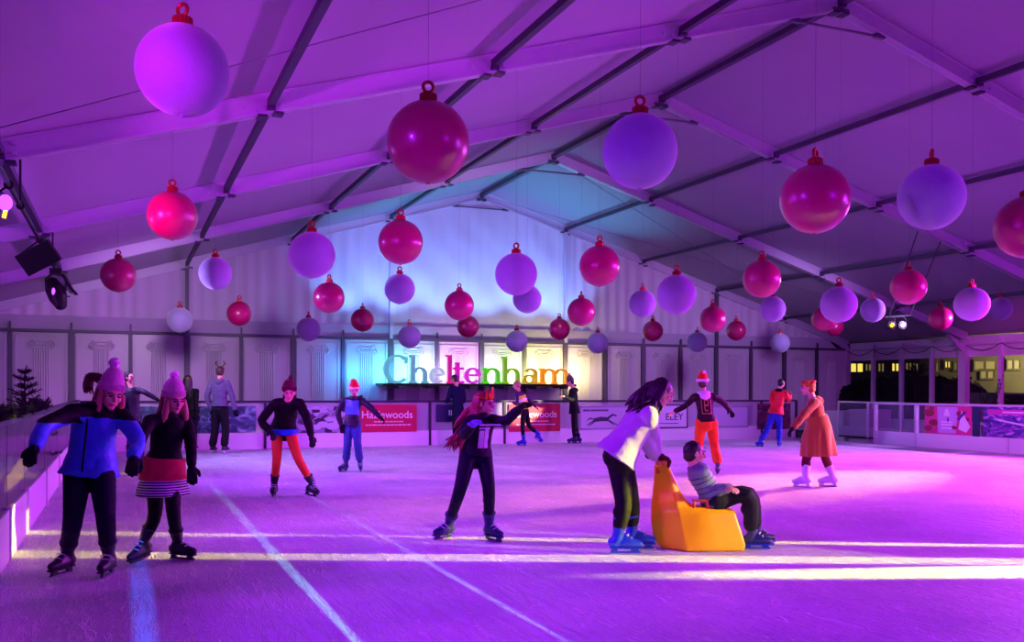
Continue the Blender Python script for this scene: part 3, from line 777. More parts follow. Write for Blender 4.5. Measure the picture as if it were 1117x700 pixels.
for k, (x, c, w) in enumerate(WASH):
    area('sign_backlight', (x, SY+.18, ZL+.35), (0, 1, .12), 1.0, .5, w*1.1, c)

# ================================================================ stage lamps
M_lens = mat('lit_violet_lens', '#7a2cff', .3, emit='#8a3cff', estr=4)
M_warm = mat('lit_amber_lens', '#ffb020', .3, emit='#ffb428', estr=4)
M_whitel = mat('lit_white_lens', '#e8d8ff', .3, emit='#e8d8ff', estr=6)
BXp = -1.08
bar = thing('lighting_bar', (BXp, 9, 3.45), 'long black lighting bar hung under the roof along the left side', 'lighting bar')
mb = MB(); mb.cap((BXp, 5.5, 3.45), (BXp, 19.5, 3.45), .025, .025, 10); obj('bar', mb, M_black, bar)
mb = MB()
for y in (6.71, 12.21, 17.71):
    mb = MB(); mb.cap((BXp, y, 3.45), (BXp, y, zbeam(BXp)+.02), .014, .014, 8); mb.torus((BXp, y, 3.45), .035, .012, Matrix.Rotation(PI/2, 3, 'X'), n=12, m_=6)
    obj('drop_rod', mb, M_black, bar)
# flat flood panel
p = G(42, 281, 3.2)
fl = thing('flood_lamp', tuple(p), 'flat black rectangular flood lamp hanging from the bar at upper left', 'stage lamp')
Rm = Matrix((CR, CU, -CF)).transposed() @ Matrix.Rotation(math.radians(27), 3, 'Z') @ Matrix.Rotation(math.radians(25), 3, 'X')
d_ = depth(p)/FPX
obj('housing', MB().box(p, (40*d_, 25*d_, .09), Rm), M_black, fl, bevel=.008)
mb = MB()
for k in range(9): mb.box(p+Rm @ V(((k-4)*4*d_, 0, -.055)), (.012, 20*d_, .04), Rm)
obj('cooling_fins', mb, M_black, fl)
mb = MB(); q = V((BXp, p.y, 3.45))
for s in (-1, 1): mb.cap(p+Rm @ V((s*12*d_, 12*d_, 0)), q, .01, .01, 6)
mb.torus(q, .035, .014, Matrix.Rotation(PI/2, 3, 'X'), n=12, m_=6)
obj('yoke', mb, M_black, fl)
# moving head
p = G(61, 318, 2.95); q = V((BXp, p.y, 3.45))
mh = thing('moving_head_lamp', tuple(p), 'black moving-head lamp with glowing violet lens below the flood lamp, upper left', 'stage lamp')
d_ = depth(p)/FPX
dn = (V((.35, -.35, -1))).normalized()
mb = MB(); mb.tube([p-dn*10*d_, p-dn*3*d_, p+dn*8*d_, p+dn*15*d_], [7*d_, 10*d_, 9.5*d_, 7*d_], n=16); obj('head', mb, M_black, mh, smooth=False)
mb = MB(); tl = -CF
mb.ell(p+tl*9.6*d_+CR*2*d_+CU*-1*d_, (1.8*d_, 1.8*d_, 4.2*d_), n=12, m_=8); obj('violet_lens', mb, M_lens, mh, smooth=True)
mb = MB(); mb.ell(p+dn*17*d_+tl*2*d_, (3*d_, 3*d_, 2*d_), n=12, m_=8); obj('amber_lens', mb, M_warm, mh, smooth=True)
mb = MB()
for s in (-1, 1): mb.tube([p+CR*s*10.5*d_+CU*2*d_, p+CR*s*11*d_+CU*14*d_, p+CR*s*4*d_+CU*20*d_], .018, n=8)
mb.box(p+CU*22*d_, (12*d_, 12*d_, 6*d_)); mb.cap(p+CU*22*d_, q, .015, .015, 8)
mb.tube([p+CR*8*d_+CU*18*d_, p+CR*16*d_+CU*4*d_, p+CR*22*d_-CU*2*d_], .02, n=6)
obj('yoke', mb, M_black, mh)
# par lamp at the picture's left edge
p = G(1, 219, 3.28)
pl = thing('par_lamp', tuple(p), 'violet and amber stage lamp cut off by the left edge of the photo', 'stage lamp')
d_ = depth(p)/FPX
ax = (V((.75, -.4, -.35))).normalized()
mb = MB(); mb.tube([p-ax*.22, p-ax*.1, p+ax*.0], [.05, .085, .09], n=16, round_=False); obj('can', mb, M_black, pl)
mb = MB(); mb.ell(p+ax*.05, (.07, .05, .085), n=14, m_=8); obj('violet_lens', mb, M_lens, pl, smooth=True)
mb = MB(); c_ = p+CR*5.5*d_-CU*9*d_; mb.box(c_, (3*d_, 3*d_, 20*d_), Matrix((CR, CF, CU)).transposed() @ Matrix.Rotation(math.radians(14), 3, 'Y')); obj('amber_strip', mb, M_warm, pl)
mb = MB(); mb.cap(p-ax*.1, (BXp, p.y, 3.45), .012, .012, 6); mb.torus((BXp, p.y, 3.45), .035, .014, Matrix.Rotation(PI/2, 3, 'X'), n=12, m_=6); obj('yoke', mb, M_black, pl)
# pair on the right
for k, (px, lens, lab) in enumerate(((973, M_warm, 'small spotlight with amber lens under the roof at right, left one of the pair'), (985, M_whitel, 'small spotlight with bright white lens under the roof, right one of the pair'))):
    p = onY(px, 354.5, 18.6); d_ = depth(p)/FPX
    t = thing('spotlight', tuple(p), lab, 'stage lamp', 'spotlights on the right')
    mb = MB(); mb.tube([p+CF*.25, p+CF*.12, p+CF*.01], [.07, 4.4*d_, 4.6*d_], n=16, round_=False); obj('can', mb, M_black, t)
    mb = MB()
    for (u, v) in ((0, 0), (1.6, 0), (-1.6, 0), (0, 1.6), (0, -1.6), (1.2, 1.2), (-1.2, -1.2)): mb.ell(p-CF*.012+CR*u*d_+CU*v*d_, (.9*d_, .9*d_, .9*d_), n=10, m_=6)
    obj('lens', mb, lens, t, smooth=True)
    mb = MB(); mb.tube([p+CF*.1+CR*4.8*d_, p+CF*.1+CR*4.8*d_+CU*7*d_, p+CF*.1+CU*10*d_], .012, n=6); obj('yoke', mb, M_black, t)
pa = onY(966, 346, 18.72); pb = onY(996, 344, 18.72)
mb = MB(); mb.cap(pa, pb, .03, .03, 8)
mb.cap((pa.x+.1, pa.y, pa.z), (pa.x+.1, 17.75, zbeam(pa.x)+.03), .015, .015, 6); mb.cap((pb.x-.1, pb.y, pb.z), (pb.x-.1, 17.75, zbeam(pb.x)+.03), .015, .015, 6)
tag(obj('lamp_bracket', mb, M_black), 'short black bracket holding the pair of spotlights at right', 'bracket')

# ================================================================ fir tree and garland on the left
M_fir = mat('dark_fir_green', '#16221a', .75, var=.4, vscale=20)
M_bark = mat('dark_bark', '#1c1410', .9)
def twig(mb, a, b, dens=34, L=.06, sag=.0):
    a, b = V(a), V(b); d = (b-a); n = max(4, int(d.length*dens))
    for k in range(n):
        t = k/n; p = a.lerp(b, t)+V((0, 0, -sag*t*t))
        for q in range(5):
            r = V((random.gauss(0, 1), random.gauss(0, 1), random.gauss(0, 1))).normalized()
            e = (d.normalized()*.8+r*.8).normalized()*L*(1-.4*t)
            s1 = e.cross(V((0, 0, 1))).normalized()*.006; s2 = s1.cross(e).normalized()*.006
            mb.add([p+s1, p-s1, p+s2, p+e], [(0, 1, 3), (1, 2, 3), (2, 0, 3), (0, 2, 1)])
base_ = onX(27, 450, -1.18)
tx, ty = -1.18, base_.y
topz = onX(27, 401, -1.18).z
t = thing('small_fir_tree', (tx, ty, -.125), 'small dark fir tree standing behind the left rink barrier', 'tree')
mb = MB(); mb.cap((tx, ty, -.1), (tx, ty, topz-.08), .035, .008, 8); obj('trunk', mb, M_bark, t)
fo = MB(); br = MB(); random.seed(11)
z = .35
while z < topz-.03:
    rad = .36*((topz-z)/(topz-.35))**.8+.06
    nb_ = 7
    for k in range(nb_):
        a = 2*PI*k/nb_+random.uniform(-.4, .4)+z*5; r = rad*random.uniform(.75, 1.15)
        e = V((tx+math.cos(a)*r, ty+math.sin(a)*r, z+r*random.uniform(.25, .6)))
        br.cap((tx, ty, z), e, .008, .003, 5); twig(fo, V((tx, ty, z)).lerp(e, .15), e, 48, .075)
    z += .1
twig(fo, (tx, ty, topz-.15), (tx+.02, ty, topz+.03), 50, .06)
obj('branch', br, M_bark, t); n_ = obj('needles', fo, M_fir, t); n_['kind'] = 'stuff'
g_ = thing('fir_garland', (RX0-.05, 9, HB+.05), 'dark fir garland lying along the top of the left rink barrier', 'garland')
fo = MB(); br = MB(); ys = [7.0+.15*k for k in range(38)]
br.tube([(RX0-.05+random.uniform(-.02, .02), y, HB+.065+random.uniform(0, .02)) for y in ys], .012, n=6)
for y in ys:
    for q in range(5):
        a = V((RX0-.05, y, HB+.06)); e = a+V((random.uniform(-.14, .1), random.uniform(.02, .28), random.uniform(-.02, .12))); twig(fo, a, e, 36, .07)
obj('stem', br, M_bark, g_); n_ = obj('needles', fo, M_fir, g_); n_['kind'] = 'stuff'

# ================================================================ outside, seen through the right-hand windows
M_asphalt = mat('night_asphalt', '#1b1a1e', .8, bump=.2, bscale=50)
struct('ground', MB().bb(XE1+.4, 80, -20, 75, -.3, -.14), M_asphalt)
M_hedge = mat('dark_hedge_leaves', '#121a12', .85, bump=.6, bscale=20, var=.5, vscale=14)
def bush(name, c, r, label, leaf=900, mt=None, group=None):
    t = thing(name, (c[0], c[1], -.14), label, 'bush', group); fo = MB(); c = V(c)
    mb = MB(); mb.ell(c, (r[0]*.86, r[1]*.86, r[2]*.86), n=20, m_=12); me = mb.mesh('x', t['_o'], True)
    for v in me.vertices: v.co += v.co.normalized()*.25*noise.noise(v.co*1.7)
    obj('dense_core', me, mt or M_hedge, t)
    for k in range(leaf):
        d = V((random.gauss(0, 1), random.gauss(0, 1), random.gauss(0, 1))).normalized(); p = c+V((d.x*r[0], d.y*r[1], d.z*r[2]))*random.uniform(.85, 1.08)
        a = V((random.gauss(0, 1), random.gauss(0, 1), random.gauss(0, 1))).normalized(); b = a.cross(d).normalized(); s = random.uniform(.05, .12)
        fo.add([p-a*s, p+b*s*.45, p+a*s, p-b*s*.45, p+d*.01], [(0, 1, 4), (1, 2, 4), (2, 3, 4), (3, 0, 4), (3, 2, 1, 0)])
    o = obj('leaves', fo, mt or M_hedge, t); o['kind'] = 'stuff'; return t
t = thing('garden_hedge', (38, 36, -.14), 'long dark uneven garden hedge outside beyond the right-hand windows', 'hedge')
mb = MB(); fo = MB(); random.seed(8); lumps = []
px = 915
while px < 1066:
    d = ray(px, 411+random.uniform(-4, 3)+(6 if px > 1050 else 0)); q = CAM+d*(37+random.uniform(-.5, .5)); r = random.uniform(.7, 1.1); lumps.append((q, r))
    mb.ell((q.x, q.y, q.z*.35), (r, r, q.z*.62), n=16, m_=10); px += 13
me = remesh(mb, .12, 1, .22, 1.6); obj('dense_core', shift_mesh(me, t['_o']), M_hedge, t)
for (q, r) in lumps:
    for k in range(420):
        d = V((random.gauss(0, 1), random.gauss(0, 1), random.gauss(0, 1))).normalized(); p_ = V((q.x, q.y, q.z*.35))+V((d.x*r, d.y*r, d.z*q.z*.62))*random.uniform(.95, 1.1)
        if p_.z < -.1: continue
        a = V((random.gauss(0, 1), random.gauss(0, 1), random.gauss(0, 1))).normalized(); b = a.cross(d).normalized(); s = random.uniform(.05, .1)
        fo.add([p_-a*s, p_+b*s*.45, p_+a*s, p_-b*s*.45, p_+d*.01], [(0, 1, 4), (1, 2, 4), (2, 3, 4), (3, 0, 4), (3, 2, 1, 0)])
o = obj('leaves', fo, M_hedge, t); o['kind'] = 'stuff'
# palm-like plant
d = ray(1000, 410); p = CAM+d*34.5
t = thing('spiky_palm', (p.x, p.y, -.14), 'dark spiky-leaved palm outside the third window from the corner', 'palm tree')
mb = MB(); mb.cap((p.x, p.y, -.14), (p.x, p.y, p.z), .1, .08, 10); obj('trunk', mb, M_bark, t)
fo = MB()
for k in range(46):
    a = random.uniform(0, 2*PI); e = random.uniform(-.2, 1.3); dv = V((math.cos(a)*math.cos(e), math.sin(a)*math.cos(e), math.sin(e)))
    q = V((p.x, p.y, p.z)); L = random.uniform(.5, .75)
    fo.tube([q, q+dv*L*.6, q+dv*L-V((0, 0, .12))], [.03, .025, .004], [.004, .004, .002], n=6, round_=False)
obj('leaf_blades', fo, mat('palm_leaf', '#1c2418', .6), t)
# lit building across the street
M_stone = mat('pale_render_wall', '#8a8268', .8, var=.2, vscale=1, bump=.1)
M_glow = mat('lamp_lit_window', '#f2dc7a', .5, emit='#f0d860', estr=1.6)
M_dim = mat('dim_lit_window', '#a89a6a', .5, emit='#b8a45a', estr=.45)
M_dark = mat('unlit_window', '#141418', .1)
def building(px0, px1, dist, h, lab, wins, roof='#2a2630'):
    a = CAM+ray(px0, 424)*dist; b = CAM+ray(px1, 424)*dist; a.z = b.z = -.14
    ex = (b-a); L = ex.length; ex.normalize(); ey = V((ex.y, -ex.x, 0)); ey = ey if ey.dot(AH) > 0 else -ey
    c = (a+b)/2; t = thing('house', tuple(c), lab, 'house')
    mb = MB(); mb.prism([(0, 0), (L, 0), (L, h), (0, h)], a, ex, V((0, 0, 1)), ey, 6); obj('walls', mb, M_stone, t)
    mb = MB(); mb.prism([(-.3, h), (L+.3, h), (L-1, h+2), (1, h+2)], a-ey*.3, ex, V((0, 0, 1)), ey, 6.6); obj('roof', mb, mat('slate_roof', roof, .8), t)
    for (u0, u1, py0, py1, mt) in wins:
        pa = CAM+ray(u0, py0)*(dist-.06); pb = CAM+ray(u1, py1)*(dist-.06)
        s0 = (pa-a).dot(ex); s1 = (pb-a).dot(ex)
        fr = MB()
        for (q0, q1, r0, r1) in ((s0-.08, s1+.08, pa.z, pa.z+.1), (s0-.08, s1+.08, pb.z-.1, pb.z), (s0-.08, s0, pb.z, pa.z), (s1, s1+.08, pb.z, pa.z), ((s0+s1)/2-.03, (s0+s1)/2+.03, pb.z, pa.z)):
            fr.prism([(q0, r0+.14), (q1, r0+.14), (q1, r1+.14), (q0, r1+.14)], a-ey*.1, ex, V((0, 0, 1)), ey, .1)
        w = obj('window', fr, M_stone, t)
        mb = MB(); mb.prism([(s0, pb.z+.14), (s1, pb.z+.14), (s1, pa.z+.14), (s0, pa.z+.14)], a-ey*.04, ex, V((0, 0, 1)), ey, .03); obj('pane', mb, mt, w)
building(900, 1003, 46, 4.6, 'dim terrace house outside with small yellow lit windows left of the thick column', [(928, 941, 396.5, 405.5, M_glow), (944, 950, 397, 404, M_dim), (958, 964, 396.5, 405, M_dim), (973, 980, 396.5, 404.5, M_glow), (988, 994, 396, 403, M_dim), (996, 1001, 396.5, 404, M_dim)])
building(1013, 1135, 50, 4.6, 'pale house outside lit yellow by lamps right of the thick column', [(1018, 1023, 396, 405, M_dim), (1031, 1036, 394.5, 400.5, M_glow), (1041, 1047, 396, 403, M_dim), (1063, 1086, 394, 403, M_dim), (1070, 1084, 404, 412, M_dim), (1099, 1112, 393, 402, M_dim)])
# parked car
p = CAM+ray(1100, 424)*33; p.z = -.14
t = thing('parked_car', tuple(p), 'pale parked car outside, seen through the rightmost window', 'car')
ex = (RH*.9+AH*.2).normalized(); ey = V((-ex.y, ex.x, 0)); M_car = mat('silver_car_paint', '#9a96a0', .25, metal=.5)
prof = [(-2.1, .3), (2.1, .3), (2.15, .7), (1.5, .9), (.95, .98), (.3, 1.42), (-1.0, 1.45), (-1.7, 1.0), (-2.15, .9)]
mb = MB(); mb.prism(prof, p-ey*.85, ex, V((0, 0, 1)), ey, 1.7); obj('body', mb, M_car, t, bevel=.08)
mb = MB(); mb.prism([(.85, 1.0), (.28, 1.36), (-.95, 1.39), (-1.5, 1.02)], p-ey*.87, ex, V((0, 0, 1)), ey, 1.74); obj('side_glass', mb, M_dark, t)
for (u, s) in ((-1.35, -1), (1.35, -1), (-1.35, 1), (1.35, 1)):
    c = p+ex*u+ey*s*.78+V((0, 0, .33)); mb = MB(); mb.lathe([(.2, -.1), (.32, -.09), (.33, 0), (.32, .09), (.2, .1)], c, Matrix((ex, V((0, 0, 1)), ey)).transposed(), n=24); w = obj('wheel', mb, M_black, t)
# leafy plant in the window bay beyond the pink poster
p = onX(1079, 440, XE1-.7); p.z = -.125
t = thing('leafy_shrub', tuple(p), 'leafy potted shrub catching magenta light between the pink poster and the windows', 'plant')
mb = MB(); mb.lathe([(.16, 0), (.2, .05), (.24, .38), (.26, .4), (.22, .4), (.2, .34)], p, n=24); obj('pot', mb, mat('grey_pot', '#4a4650', .6), t)
fo = MB(); br = MB(); random.seed(21)
for k in range(30):
    a = random.uniform(0, 2*PI); e = p+V((math.cos(a)*random.uniform(.1, .75), math.sin(a)*random.uniform(.1, .75), random.uniform(.8, 2.0)))
    m1 = p.lerp(e, .5)+V((0, 0, .15)); br.tube([p+V((0, 0, .36)), m1, e], [.012, .008, .004], n=5)
    for q in range(26):
        t_ = random.uniform(.35, 1); c = (p+V((0, 0, .36))).lerp(m1, t_*2) if t_ < .5 else m1.lerp(e, t_*2-1)
        d = V((random.gauss(0, 1), random.gauss(0, 1), random.gauss(0, .7))).normalized(); s = random.uniform(.05, .09); w_ = d.cross(V((0, 0, 1))).normalized()*s*.4
        fo.add([c, c+d*s*.5+w_, c+d*s, c+d*s*.5-w_, c+d*s*.5+V((0, 0, .008))], [(0, 1, 4), (1, 2, 4), (2, 3, 4), (3, 0, 4), (3, 2, 1, 0)])
obj('stems', br, M_bark, t); o = obj('leaves', fo, mat('shrub_leaf', '#3c4a34', .55), t); o['kind'] = 'stuff'

# ================================================================ light
w = bpy.data.worlds.new('world'); scn.world = w; w.use_nodes = True
w.node_tree.nodes['Background'].inputs['Color'].default_value = (.01, .012, .03, 1)
w.node_tree.nodes['Background'].inputs['Strength'].default_value = 1
# ================================================================ people
M_skin = mat('skin_fair', '#d9a088', .5, var=.05, vscale=20)
M_eye = mat('eye_dark', '#1a1214', .2)
M_lip = mat('lips', '#a8504e', .4)
M_blade = mat('skate_blade_steel', '#aab0c0', .25, metal=1)
M_lace = mat('pale_laces', '#b9c0d8', .6)
def jj(zc, px, py, dd=0): return CAM+ray(px, py)*(zc+dd)
def dirang(a, pitch=0):
    a = math.radians(a); p = math.radians(pitch)
    return (RH*math.cos(a)+AH*math.sin(a))*math.cos(p)+V((0, 0, math.sin(p)))
def solve(S, px, py, L, near=True, lim=.75):
    d = ray(px, py).normalized(); t0 = (S-CAM).dot(d); h = (S-(CAM+d*t0)).length
    dt = math.sqrt(max(0, L*L-h*h)); dt = min(dt, L*lim)
    return CAM+d*(t0-dt if near else t0+dt)
def cr(pts, rad, n=4):
    """smooth chain through joints"""
    P = [V(p) for p in pts]; out = []; R = []
    for i in range(len(P)-1):
        p0 = P[max(0, i-1)]; p1 = P[i]; p2 = P[i+1]; p3 = P[min(len(P)-1, i+2)]
        for k in range(n):
            t = k/n; out.append(.5*((2*p1)+(p2-p0)*t+(2*p0-5*p1+4*p2-p3)*t*t+(3*p1-p0-3*p2+p3)*t**3)); R.append(rad[i]*(1-t)+rad[i+1]*t)
    out.append(P[-1]); R.append(rad[-1]); return out, R

class Person: pass
def hand_shape(mb, w, hd, pn, s, side, curl, g=0.0):
    """palm, four unequal fingers bent at the knuckles and a thumb from the side of the palm"""
    hd = hd.normalized(); pn = (pn-hd*pn.dot(hd)).normalized(); ac = hd.cross(pn)*side
    k = s*1.05
    R = Matrix((ac, pn, hd)).transposed()
    mb.ell(w+hd*.045*k, (.040*k+g, .017*k+g, .055*k+g), R, 14, 10)
    mb.cap(w-hd*.03*k, w+hd*.03*k, .028*k+g, .03*k+g, 10)
    for i, (o, L) in enumerate(((-.030, .062), (-.010, .074), (.010, .068), (.029, .052))):
        b = w+hd*.085*k+ac*o*k; d1 = (hd*math.cos(curl)+pn*math.sin(curl)); d2 = (hd*math.cos(curl*2.2)+pn*math.sin(curl*2.2))
        m1 = b+d1*L*.5*k+ac*o*.15*k; m2 = m1+d2*L*.5*k
        mb.tube([b-hd*.02*k, b, m1, m2], [.0095*k+g, .0095*k+g, .0088*k+g, .0072*k+g], n=8)
    b = w+hd*.02*k-ac*.028*k; m1 = b+(hd*.6-ac*.75+pn*.25).normalized()*.038*k; m2 = m1+(hd*.95-ac*.2+pn*.4).normalized()*.032*k
    mb.tube([b, m1, m2], [.014*k+g, .0115*k+g, .009*k+g], n=8)

def skate(P, i, spec, mts, bh=.26):
    """spec: (px, dd, heading, lift, pitch, roll): blade middle on the ice"""
    px, dd, hd, lift, pt, rl = (list(spec)+[0]*6)[:6]
    d = ray(px, 500); zc = P.zc+dd
    p = CAM+d*zc; p.z = lift
    s = P.s; f = dirang(hd, pt); sd = V((0, 0, 1)).cross(f).normalized(); up = f.cross(sd)
    up = (up*math.cos(math.radians(rl))+sd*math.sin(math.radians(rl))).normalized(); sd = up.cross(f)
    X = lambda x, y, z: p+f*x*s+sd*y*s+up*z*s
    ankle = X(-.055, 0, .175)
    P.sk.append((X, ankle, f, up, sd, mts))
    return ankle
def build_skate(P, sk, knee):
    X, ankle, f, up, sd, mts = sk; s = P.s
    R = Matrix((f, sd, up)).transposed()
    leg = (knee-ankle).normalized()
    mb = MB()
    mb.tube([X(-.105, 0, .105), X(-.04, 0, .105), X(.05, 0, .098), X(.125, 0, .09)], [.04*s, .04*s, .045*s, .034*s], [.045*s, .048*s, .042*s, .03*s], side=sd, n=16)
    mb.tube([X(-.08, 0, .10), ankle, ankle+leg*.06*s, ankle+leg*.13*s], [.048*s, .047*s, .055*s, .062*s], n=16)
    mb.ell(X(.02, 0, .125), (.07*s, .038*s, .035*s), R @ Matrix.Rotation(math.radians(22), 3, 'Y'))
    b = obj('ice_skate', shift_mesh(remesh(mb, .008, 3), P.o), mts[0], P.root)
    mb = MB()
    mb.tube([X(-.12, 0, .062), X(0, 0, .058), X(.14, 0, .058)], [.036*s, .038*s, .03*s], [.010*s]*3, side=sd, n=12)
    for (x0, x1) in ((-.12, -.06), (.05, .12)): mb.prism([(x0, .02), (x1, .02), (x1-.008, .062), (x0+.008, .062)], X(0, -.011, 0), f*s, up*s, sd*s, .022)
    mb.prism([(-.12, .014), (.13, .014), (.13, .028), (-.12, .028)], X(0, -.007, 0), f*s, up*s, sd*s, .014)
    obj('blade_holder', mb, mts[1], b)
    mb = MB(); mb.prism([(-.145, .012), (-.12, .0015), (-.05, 0), (.06, 0), (.12, .004), (.15, .02), (.13, .022), (-.12, .022)], X(0, -.002, 0), f*s, up*s, sd*s, .004); obj('blade', mb, M_blade, b)
    mb = MB()
    for k in range(5):
        z = .135+.028*k; x = .05-.03*k
        mb.tube([X(x, -.034, z), X(x+.012, 0, z+.012), X(x, .034, z)], .005*s, n=5)
    obj('laces', mb, mts[2], b)
    mb = MB(); t = ankle+leg*.13*s; d_, a_, b_ = frame(leg)
    mb.torus(t, .057*s, .011*s, Matrix((a_, b_, leg)).transposed(), n=20, m_=8); obj('cuff', mb, mts[0], b, smooth=True)

def head_frame(gz):
    f = dirang(*gz[:2]); s = f.cross(V((0, 0, 1))).normalized(); u = s.cross(f)
    if len(gz) > 2 and gz[2]:
        r = math.radians(gz[2]); s2 = s*math.cos(r)+u*math.sin(r); u = -s*math.sin(r)+u*math.cos(r); s = s2
    return f, s, u
def person(label, ref, hips, neck, head, face, gaze, feet, knees, sh=None, elbows=None, hands=None, s=.93, hipdd=0, neckdd=0, headdd=None,
           top=None, legs=None, bulk=.012, legbulk=.004, hipface=None, hem=None, hemr=0, gloves=None, skate_m=None, skin=None, curl=.45, kneedd=None,
           knee_near=(True, True), elbow_near=(True, True), palm=None, fold=.006, sleeve=1.0, zc=None, sit=False, hipw=.08, fat=1.0, hdir=None):
    P = Person(); P.s = s; P.sk = []
    g0 = G(*ref); P.zc = depth(g0) if zc is None else zc; z = P.zc
    P.label = label
    P.hip = jj(z, *hips, hipdd); P.neck = jj(z, *neck, neckdd); P.head = jj(z, *head, neckdd if headdd is None else headdd)
    P.o = V((P.hip.x, P.hip.y, 0))
    P.root = thing('person', tuple(P.o), label, 'person', 'skaters')
    P.f = dirang(face); P.side = P.f.cross(V((0, 0, 1))).normalized()       # the person's right
    # the image-left side first
    if P.side.dot(RH) > 0 or (abs(P.side.dot(RH)) < .05 and P.side.dot(AH) > 0): P.side = -P.side
    hs = P.side if hipface is None else None
    if hs is None:
        hf = dirang(hipface); hs = hf.cross(V((0, 0, 1))).normalized()
        if hs.dot(RH) > 0: hs = -hs
    P.hs = hs
    sp = (P.neck-P.hip); up = sp.normalized(); P.up = up; P.sp = sp
    shc = P.neck-up*.055*s
    P.sh = [shc+P.side*.165*s, shc-P.side*.165*s]
    if sh:
        for i in (0, 1):
            if sh[i]: P.sh[i] = solve(shc, sh[i][0], sh[i][1], .17*s, near=(P.sh[i]-shc).dot(AH) < 0, lim=1)
    P.hj = [P.hip+hs*hipw*s, P.hip-hs*hipw*s]
    P.ank = [skate(P, i, feet[i], skate_m) for i in (0, 1)]
    P.kn = [solve(P.hj[i], knees[i][0], knees[i][1], .40*s, knee_near[i], .55) for i in (0, 1)]
    if kneedd:
        P.kn = [jj(z, knees[i][0], knees[i][1], kneedd[i]) for i in (0, 1)]
    P.el = [solve(P.sh[i], elbows[i][0], elbows[i][1], .27*s, elbow_near[i] if len(elbows[i]) < 3 else elbows[i][2], .9) for i in (0, 1)]
    P.wr = [solve(P.el[i], hands[i][0], hands[i][1], .235*s, True if len(hands[i]) < 3 else hands[i][2], .9) for i in (0, 1)]
    P.hf, P.hsd, P.hu = head_frame(gaze)
    # ---- body: one continuous surface
    mb = MB(); f_, s_, u_ = P.hf, P.hsd, P.hu; k = s*(1.06 if s < .9 else 1.0); P.k = k
    R = Matrix((s_, f_, u_)).transposed(); c = P.head
    H = lambda x, y, zz: c+s_*x*k+f_*y*k+u_*zz*k
    P.H = H; P.R = R
    mb.ell(H(0, -.012, .022), (.074*k, .092*k, .09*k), R); mb.ell(H(0, .028, -.035), (.057*k, .06*k, .07*k), R); mb.ell(H(0, .058, -.088), (.028*k, .026*k, .022*k), R)
    mb.ell(H(0, .07, .03), (.055*k, .022*k, .018*k), R)
    for q in (-1, 1):
        mb.ell(H(q*.036, .058, -.02), (.026*k, .026*k, .026*k), R); mb.ell(H(q*.076, -.005, 0), (.011*k, .02*k, .03*k), R)
    mb.tube([H(0, .08, .022), H(0, .1, -.005), H(0, .108, -.022)], [.011*k, .012*k, .015*k], n=10)
    mb.ell(H(0, .082, -.055), (.023*k, .012*k, .012*k), R)
    mb.tube([P.neck-up*.03*s, P.neck, H(0, -.025, -.06)], [.06*s, .052*s, .053*s], n=14)
    P.pts = []; 
    B = [(-.05, .118, .092, hs), (0, .128, .102, hs), (.35, .112, .082, P.side), (.7, .134, .095, P.side), (.9, .12, .078, P.side), (1.0, .058, .052, P.side)]
    bend = P.f*(-.0)
    pts = [P.hip+sp*t for (t, _, _, _) in B]
    P.B = B; P.tp = pts
    mb.tube(pts, [b[1]*s for b in B], [b[2]*s for b in B], side=[b[3] for b in B], n=20)
    for i in (0, 1):
        mb.tube([shc.lerp(P.sh[i], .3), P.sh[i]], [.062*s, .055*s], n=12)
        pp, rr = cr([P.sh[i], P.el[i], P.wr[i]], [.05*s, .038*s, .026*s]); mb.tube(pp, rr, n=12)
        hd = (P.wr[i]-P.el[i]).normalized() if hdir is None else V(hdir[i]).normalized()
        pn = V((0, 0, -1)) if palm is None else V(palm[i])
        if abs(hd.dot(pn.normalized())) > .9: pn = P.f
        P_h = (hd, pn, 1 if i == 0 else -1)
        P.__dict__.setdefault('hd', []).append(P_h)
        hand_shape(mb, P.wr[i]+hd*.02*s, hd, pn, s, P_h[2], curl)
        pp, rr = cr([P.hj[i], P.kn[i], P.ank[i]], [.072*s*fat, .05*s, .032*s]); mb.tube(pp, rr, n=14)
        X, an, ff, uu, ss, _ = P.sk[i]
        mb.tube([X(-.07, 0, .11), an], [.03*s, .033*s], n=10); mb.tube([X(-.07, 0, .10), X(.1, 0, .09)], [.028*s, .024*s], n=10)
    P.body = obj('body', shift_mesh(remesh(mb, .0065 if P.zc < 10 else .009, 2), P.o), skin or M_skin, P.root)
    for q in (-1, 1):
        e = MB(); e.ell(H(q*.031, .079, .005), (.013*k, .008*k, .007*k), R, 12, 8); obj('eye', e, M_eye, P.body, smooth=True)
        e = MB(); e.tube([H(q*.018, .094, .027), H(q*.034, .092, .033), H(q*.05, .08, .027)], .0045*k, n=6); obj('eyebrow', e, M_eye, P.body)
    e = MB(); e.tube([H(-.022, .086, -.054), H(0, .095, -.056), H(.022, .086, -.054)], [.003*k, .006*k, .003*k], n=8); obj('lips', e, M_lip, P.body)
    # ---- legs
    if legs:
        mb = MB(); lb = legbulk
        mb.tube([P.hip-up*.03*s, P.hip, P.hip+sp*.15], [(.126+lb)*s, (.138+lb)*s, (.122+lb)*s], [(.102+lb)*s, (.113+lb)*s, (.092+lb)*s], side=hs, n=20)
        for i in (0, 1):
            ak = P.ank[i].lerp(P.kn[i], legs.get('stop', .26))
            pp, rr = cr([P.hj[i], P.kn[i], ak], [(.088*fat+lb)*s, (.06+lb)*s, (legs.get('ar', .047)+lb)*s]); mb.tube(pp, rr, n=16)
            cf = P.kn[i].lerp(P.ank[i], .35); bk = -(P.sk[i][2]); mb.ell(cf+bk*.012*s, ((.05+lb)*s,)*3)
        me = remesh(mb, .009 if P.zc < 10 else .011, 3, legs.get('fold', .002), legs.get('ff', 16), seed=len(label))
